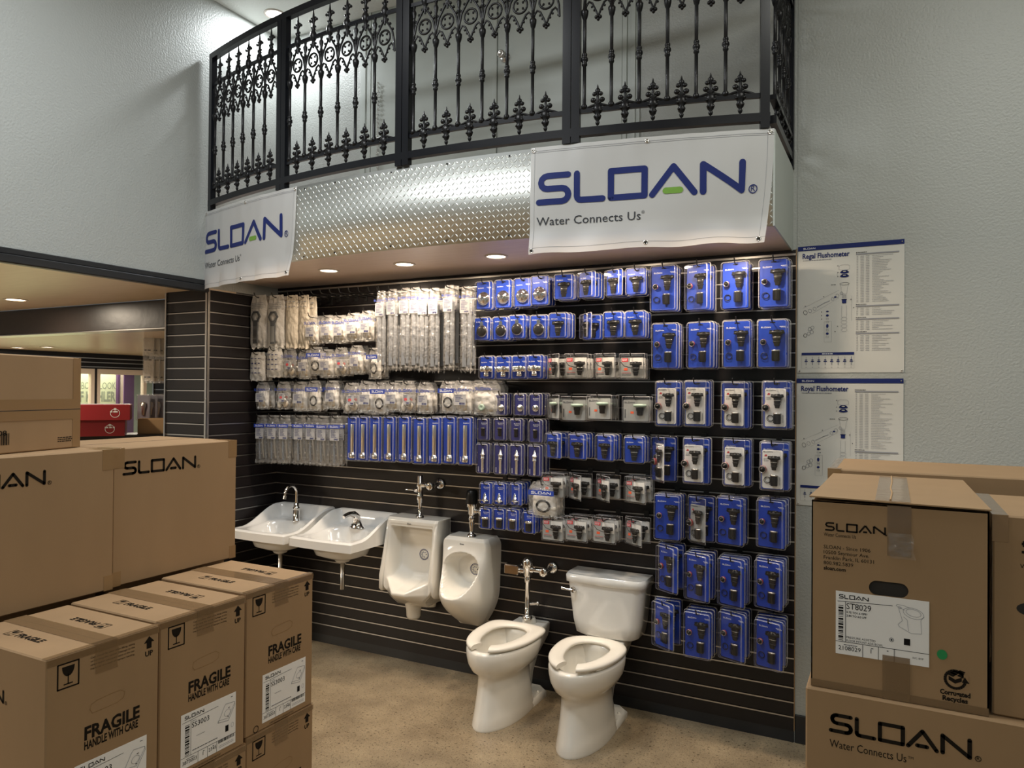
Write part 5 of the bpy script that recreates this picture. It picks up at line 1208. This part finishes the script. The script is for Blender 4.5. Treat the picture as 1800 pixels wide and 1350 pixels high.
PACKS = {
 'R1':(-0.2,[('kit', 3.007, 2.51, 0), ('kit', 3.192, 2.506, -18), ('kit', 3.384, 2.504, -10), ('kit', 3.573, 2.504, -4)]),
 'R2':(-0.2,[('kit', 3.018, 2.198, 0), ('kit', 3.206, 2.198, -12), ('kit', 3.394, 2.2, 0), ('kit', 3.568, 2.198, 0)]),
 'R3':(-0.22,[('wkit', 3.032, 1.882, 0), ('wkit', 3.186, 1.885, 0), ('wkit', 3.384, 1.882, -12), ('wkit', 3.586, 1.883, -5)]),
 'R4':(-0.24,[('wkit', 3.003, 1.583, -50), ('wkit', 3.183, 1.584, -8), ('wkit', 3.391, 1.582, -12), ('wkit', 3.576, 1.575, -10)]),
 'R5':(-0.2,[('kit', 3.036, 1.277, 0), ('bkit', 3.197, 1.267, -30), ('kit', 3.365, 1.285, -14), ('kit', 3.567, 1.289, -16)]),
 'R6':(-0.22,[('kit', 3.046, 1.006, -32), ('kit', 3.203, 0.981, -22), ('kit', 3.378, 0.976, -20), ('kit', 3.562, 0.988, -20)]),
 'R7':(-0.22,[('kit', 3.026, 0.704, -32), ('kit', 3.206, 0.681, -4), ('kit', 3.383, 0.701, -22), ('kit', 3.563, 0.689, -18)]),
 'M1':(-0.24,[('cap', 1.915, 2.485, 0), ('cap', 2.048, 2.487, 0), ('cap', 2.176, 2.489, 0), ('cap', 2.287, 2.495, 0), ('dia', 2.439, 2.495, 6), ('dia', 2.579, 2.499, -16), ('dia', 2.74, 2.5, -22), ('dia', 2.865, 2.501, 0)]),
 'M2':(-0.24,[('bcap', 1.904, 2.268, 0), ('bcap', 2.034, 2.267, 0), ('bcap', 2.142, 2.273, 0), ('bcap', 2.283, 2.267, 0), ('dia', 2.406, 2.275, 0), ('dia', 2.582, 2.265, -45), ('dia', 2.738, 2.268, 0), ('dia', 2.863, 2.267, 0)]),
 'M3':(-0.24,[('tee', 1.941, 2.034, 0), ('tee', 2.056, 2.032, 0), ('tee', 2.162, 2.034, 0), ('tee', 2.26, 2.036, 0), ('rcard', 2.374, 2.037, -38), ('rcard', 2.516, 2.038, 0), ('rcard', 2.687, 2.036, -17), ('rcard', 2.844, 2.033, 0)]),
 'M4':(-0.24,[('bag', 1.928, 1.887, 0), ('btn', 2.039, 1.809, 0), ('btn', 2.166, 1.81, 0), ('btn', 2.266, 1.811, 0), ('gcard', 2.378, 1.802, -42), ('gcard', 2.503, 1.794, 0), ('gcard', 2.656, 1.805, -8), ('gcard', 2.868, 1.798, 0)]),
 'M5':(-0.24,[('stub', 1.92, 1.66, 0), ('stub', 2.034, 1.663, 0), ('stub', 2.143, 1.662, 0), ('stub', 2.267, 1.659, 0), ('dia', 2.383, 1.587, -20), ('dia', 2.531, 1.588, -10), ('dia', 2.694, 1.588, -14), ('dia', 2.862, 1.584, 0)]),
 'M6':(-0.24,[('stem', 1.919, 1.51, 0), ('stem', 2.04, 1.511, 0), ('stem', 2.148, 1.512, 0), ('stem', 2.265, 1.513, 0), ('rcard', 2.376, 1.352, 0), ('rcard', 2.515, 1.353, -40), ('rcard', 2.682, 1.357, -40), ('rcard', 2.867, 1.359, -20)]),
 'M7':(-0.24,[('cone', 1.941, 1.275, 0), ('cone', 2.038, 1.278, 0), ('cone', 2.144, 1.284, -10), ('hbag', 2.317, 1.299, 0)]),
 'M8':(-0.24,[('ncap', 1.94, 1.125, 0), ('ncap', 2.036, 1.129, 0), ('ncap', 2.125, 1.129, -6), ('ncap', 2.231, 1.125, -4), ('rcard', 2.378, 1.104, -4), ('rcard', 2.524, 1.116, -6), ('rcard', 2.69, 1.124, -6), ('rcard', 2.859, 1.13, -34)]),
 'L1':(-0.27,[('wrench', 0.087, 2.49, 0), ('wrench', 0.254, 2.482, 0), ('pbag', 0.401, 2.474, 0), ('pbag', 0.51, 2.468, -10)]),
 'Lb':(-0.27,[('hbag', 0.59, 2.328, 0), ('hbag', 0.723, 2.323, 0), ('hbag', 0.834, 2.318, 0), ('hbag', 0.945, 2.329, 0), ('hbag', 1.059, 2.339, 0)]),
 'LT':(-0.27,[('tube', 1.168, 2.463, 0), ('tube', 1.258, 2.469, 0), ('tube', 1.356, 2.471, 0), ('tube', 1.437, 2.47, 0), ('tube', 1.499, 2.46, 0), ('tube', 1.578, 2.459, 0), ('tube', 1.686, 2.47, 0), ('tube', 1.808, 2.456, 0)]),
 'L2':(-0.27,[('pbag2', 0.081, 2.084, 0), ('pbag2', 0.243, 2.109, 0), ('hbag', 0.384, 2.107, 0), ('hbag', 0.525, 2.092, 0), ('hbag', 0.624, 2.11, 0), ('hbag', 0.721, 2.092, 0), ('hbag', 0.841, 2.102, 0), ('hbag', 0.973, 2.114, 0), ('hbag', 1.125, 2.092, -12)]),
 'L3':(-0.27,[('hbag', 0.134, 1.869, 0), ('hbag', 0.329, 1.873, 0), ('hbag', 0.489, 1.873, 0), ('hbag', 0.612, 1.881, 0), ('hbag', 0.769, 1.882, 0), ('hbag', 0.936, 1.867, 0), ('hbag', 1.061, 1.874, 0), ('hbag', 1.167, 1.871, 0), ('hbag', 1.272, 1.871, 0), ('hbag', 1.383, 1.875, 0), ('hbag', 1.516, 1.872, 0), ('hbag', 1.686, 1.876, 0), ('hbag', 1.79, 1.883, 0)]),
 'L4':(-0.27,[('tail', 0.125, 1.634, 0), ('tail', 0.24, 1.637, 0), ('tail', 0.349, 1.639, 0), ('tail', 0.486, 1.642, 0), ('tail', 0.596, 1.645, 0), ('tail', 0.691, 1.643, 0), ('tail', 0.807, 1.646, 0), ('ctube', 0.947, 1.649, 0), ('ctube', 1.034, 1.651, 0), ('ctube', 1.131, 1.653, 0), ('ctube', 1.244, 1.656, 0), ('ctube', 1.362, 1.659, 0), ('ctube', 1.477, 1.654, 0), ('ctube', 1.589, 1.66, 0), ('ctube', 1.699, 1.666, 0), ('ctube', 1.811, 1.666, 0)]),
}
ROWN = {'R1': 'top row, right bay', 'R2': 'second row, right bay', 'R3': 'third row, right bay', 'R4': 'fourth row, right bay', 'R5': 'fifth row, right bay', 'R6': 'sixth row, right bay', 'R7': 'bottom row, right bay',
 'M1': 'top row, middle bay', 'M2': 'second row, middle bay', 'M3': 'third row, middle bay', 'M4': 'fourth row, middle bay', 'M5': 'fifth row, middle bay', 'M6': 'sixth row, middle bay', 'M7': 'seventh row, middle bay', 'M8': 'bottom row, middle bay',
 'L1': 'top left row', 'Lb': 'short row below the empty hooks', 'LT': 'long tube row, left bay', 'L2': 'second row, left bay', 'L3': 'third row, left bay', 'L4': 'bottom row, left bay'}
PROTO = {}
hk = bpy.data.objects.new('display_hook', None); col.objects.link(hk); hk.empty_display_size = .03; hk['category'] = 'hook'
b = MB(); b.box(-.014, .014, -.006, .0, -.024, .030, 'hook_black'); b.box(-.012, .012, .0, .0012, .0, .006, 'hook_black'); b.build('back_plate', hk)
HW = {}
def hook(x, z, length, label, group):
    """wire hook clipped to the slatwall; root on the wall face"""
    r = hk.copy(); col.objects.link(r); r.location = (x, 0, z); r['label'] = label; r['group'] = group
    for c in hk.children: d = c.copy(); col.objects.link(d); d.parent = r
    L = round(length, 2)
    if L not in HW:
        b = MB(); b.tube([(0, -.004, 0), (0, -L+.03, 0), (0, -L+.012, .006), (0, -L, .030)], .0034, 'hook_black', 6); HW[L] = b.mesh('wire')
    w = bpy.data.objects.new('wire', HW[L]); col.objects.link(w); w.parent = r
def put(kind, loc, yaw, label, group, sc=None):
    if kind not in PROTO:
        PROTO[kind] = build_pack(kind); r = PROTO[kind]; r.location = loc; r.rotation_euler = (0, 0, yaw); r['label'] = label; r['group'] = group
        if sc: r.scale = sc
    else: dup(PROTO[kind], loc, yaw, label, group, sc)
rg = random.Random(21); cyc = 0
for row, (Y, items) in PACKS.items():
    for i, (kind, X, Z, yd) in enumerate(items):
        k = kind; sc = None
        if kind == 'hbag': cyc += 1; k = ('hbag', 'hbag_b', 'hbag', 'hbag_c')[cyc % 4]; sc = (rg.uniform(.9, 1.12), 1, rg.uniform(.98, 1.1))
        if row == 'Lb': k = 'hbag'
        if row == 'M7' and kind == 'hbag': sc = (1.4, 1, 1.1)
        place = '%s hook from left, %s' % (ORD[i], ROWN[row])
        rows = 'stock hanging in the '+ROWN[row]
        yaw = radians(yd); wy = sin(abs(yaw))*.055
        n = 3 if row[0] in 'RM' else 2
        if row in ('LT', 'L4'): n = 2
        if abs(yd) > 25: n = 2
        back = {'wkit': 'kit', 'bkit': 'kit'}.get(kind, k)
        hz = Z-.017
        hook(X, hz, -Y+.045, 'black wire hook, %s' % place, 'display hooks on the slatwall')
        put(k, (X, Y, Z), yaw, ('front %s, %s' if n > 1 else '%s, %s') % (NAMES[k][1], place), rows, sc)
        for j in range(1, n):
            y = Y+.012+wy+.042*j
            if y > -.05: continue
            jx = rg.uniform(-.004, .004)
            kw = 'middle' if (n == 3 and j == 1) else 'rear'
            put(back, (X+jx, y, Z-(0 if back == k else -.004)+rg.uniform(-.003, .003)), radians(rg.uniform(-4, 4)) if row[0] != 'L' else radians(rg.uniform(-8, 8)), '%s %s, %s' % (kw, NAMES[back][1], place), rows, sc)
for i in range(9):
    hook(.50+.082*i, 2.475-.002*i, .29, 'empty black wire hook, %s from left in the bare upper row' % ORD[i], 'empty hooks in the upper left bay')
for c in list(hk.children): bpy.data.objects.remove(c)
bpy.data.objects.remove(hk)

# hanging stock glimpsed past the pillar
for r_, (z, h, zz) in enumerate(((2.36, .25, 'upper'), (2.115, .25, 'lower'))):
    for i in range(6):
        t = thing('hanging_bag', 'flat clear bag in the %s group behind the pillar, %s from left' % (zz, ORD[i]), 'bag', (-1.91+.013*i, .33+.051*i, z), radians(42), 'bags hanging behind the pillar')
        b = bag_mesh(.10, h, 31+i+r_*7, 'clear_bag', .012, .95, .6); b.build('clear_bag', t)
        b = MB(); b.rect(-.042, .042, -h*.93, -h*.12, .002, 'bag_cream'); b.fine(-.036, .036, -h*.09-.02, .008, -.001, 'rubber_black', random.Random(i)); b.fine(-.036, .02, -h*.8, .01, -.001, 'grey_ink', random.Random(i+3)); b.build('insert_card', t)
for i in range(5):
    t = thing('clamshell_pack', 'clear clamshell with a dark fitting behind the pillar, %s from left' % ORD[i], 'blister pack', (-2.0+.010*i, .35+.070*i, 1.765), radians(32), 'clamshells hanging behind the pillar')
    shell(t, .13, .245, .035); b = MB(); b.lathe([(.003, -.07), (.024, -.08), (.028, -.11), (.018, -.14), (.012, -.19), (.002, -.195)], 'satin', Matrix.Translation((0, -.014, 0)) @ Matrix.Diagonal((1, .5, 1, 1)), 12); b.build('fitting', t)
    card(t, .11, .225, 'card_dark', .001, -.1225)
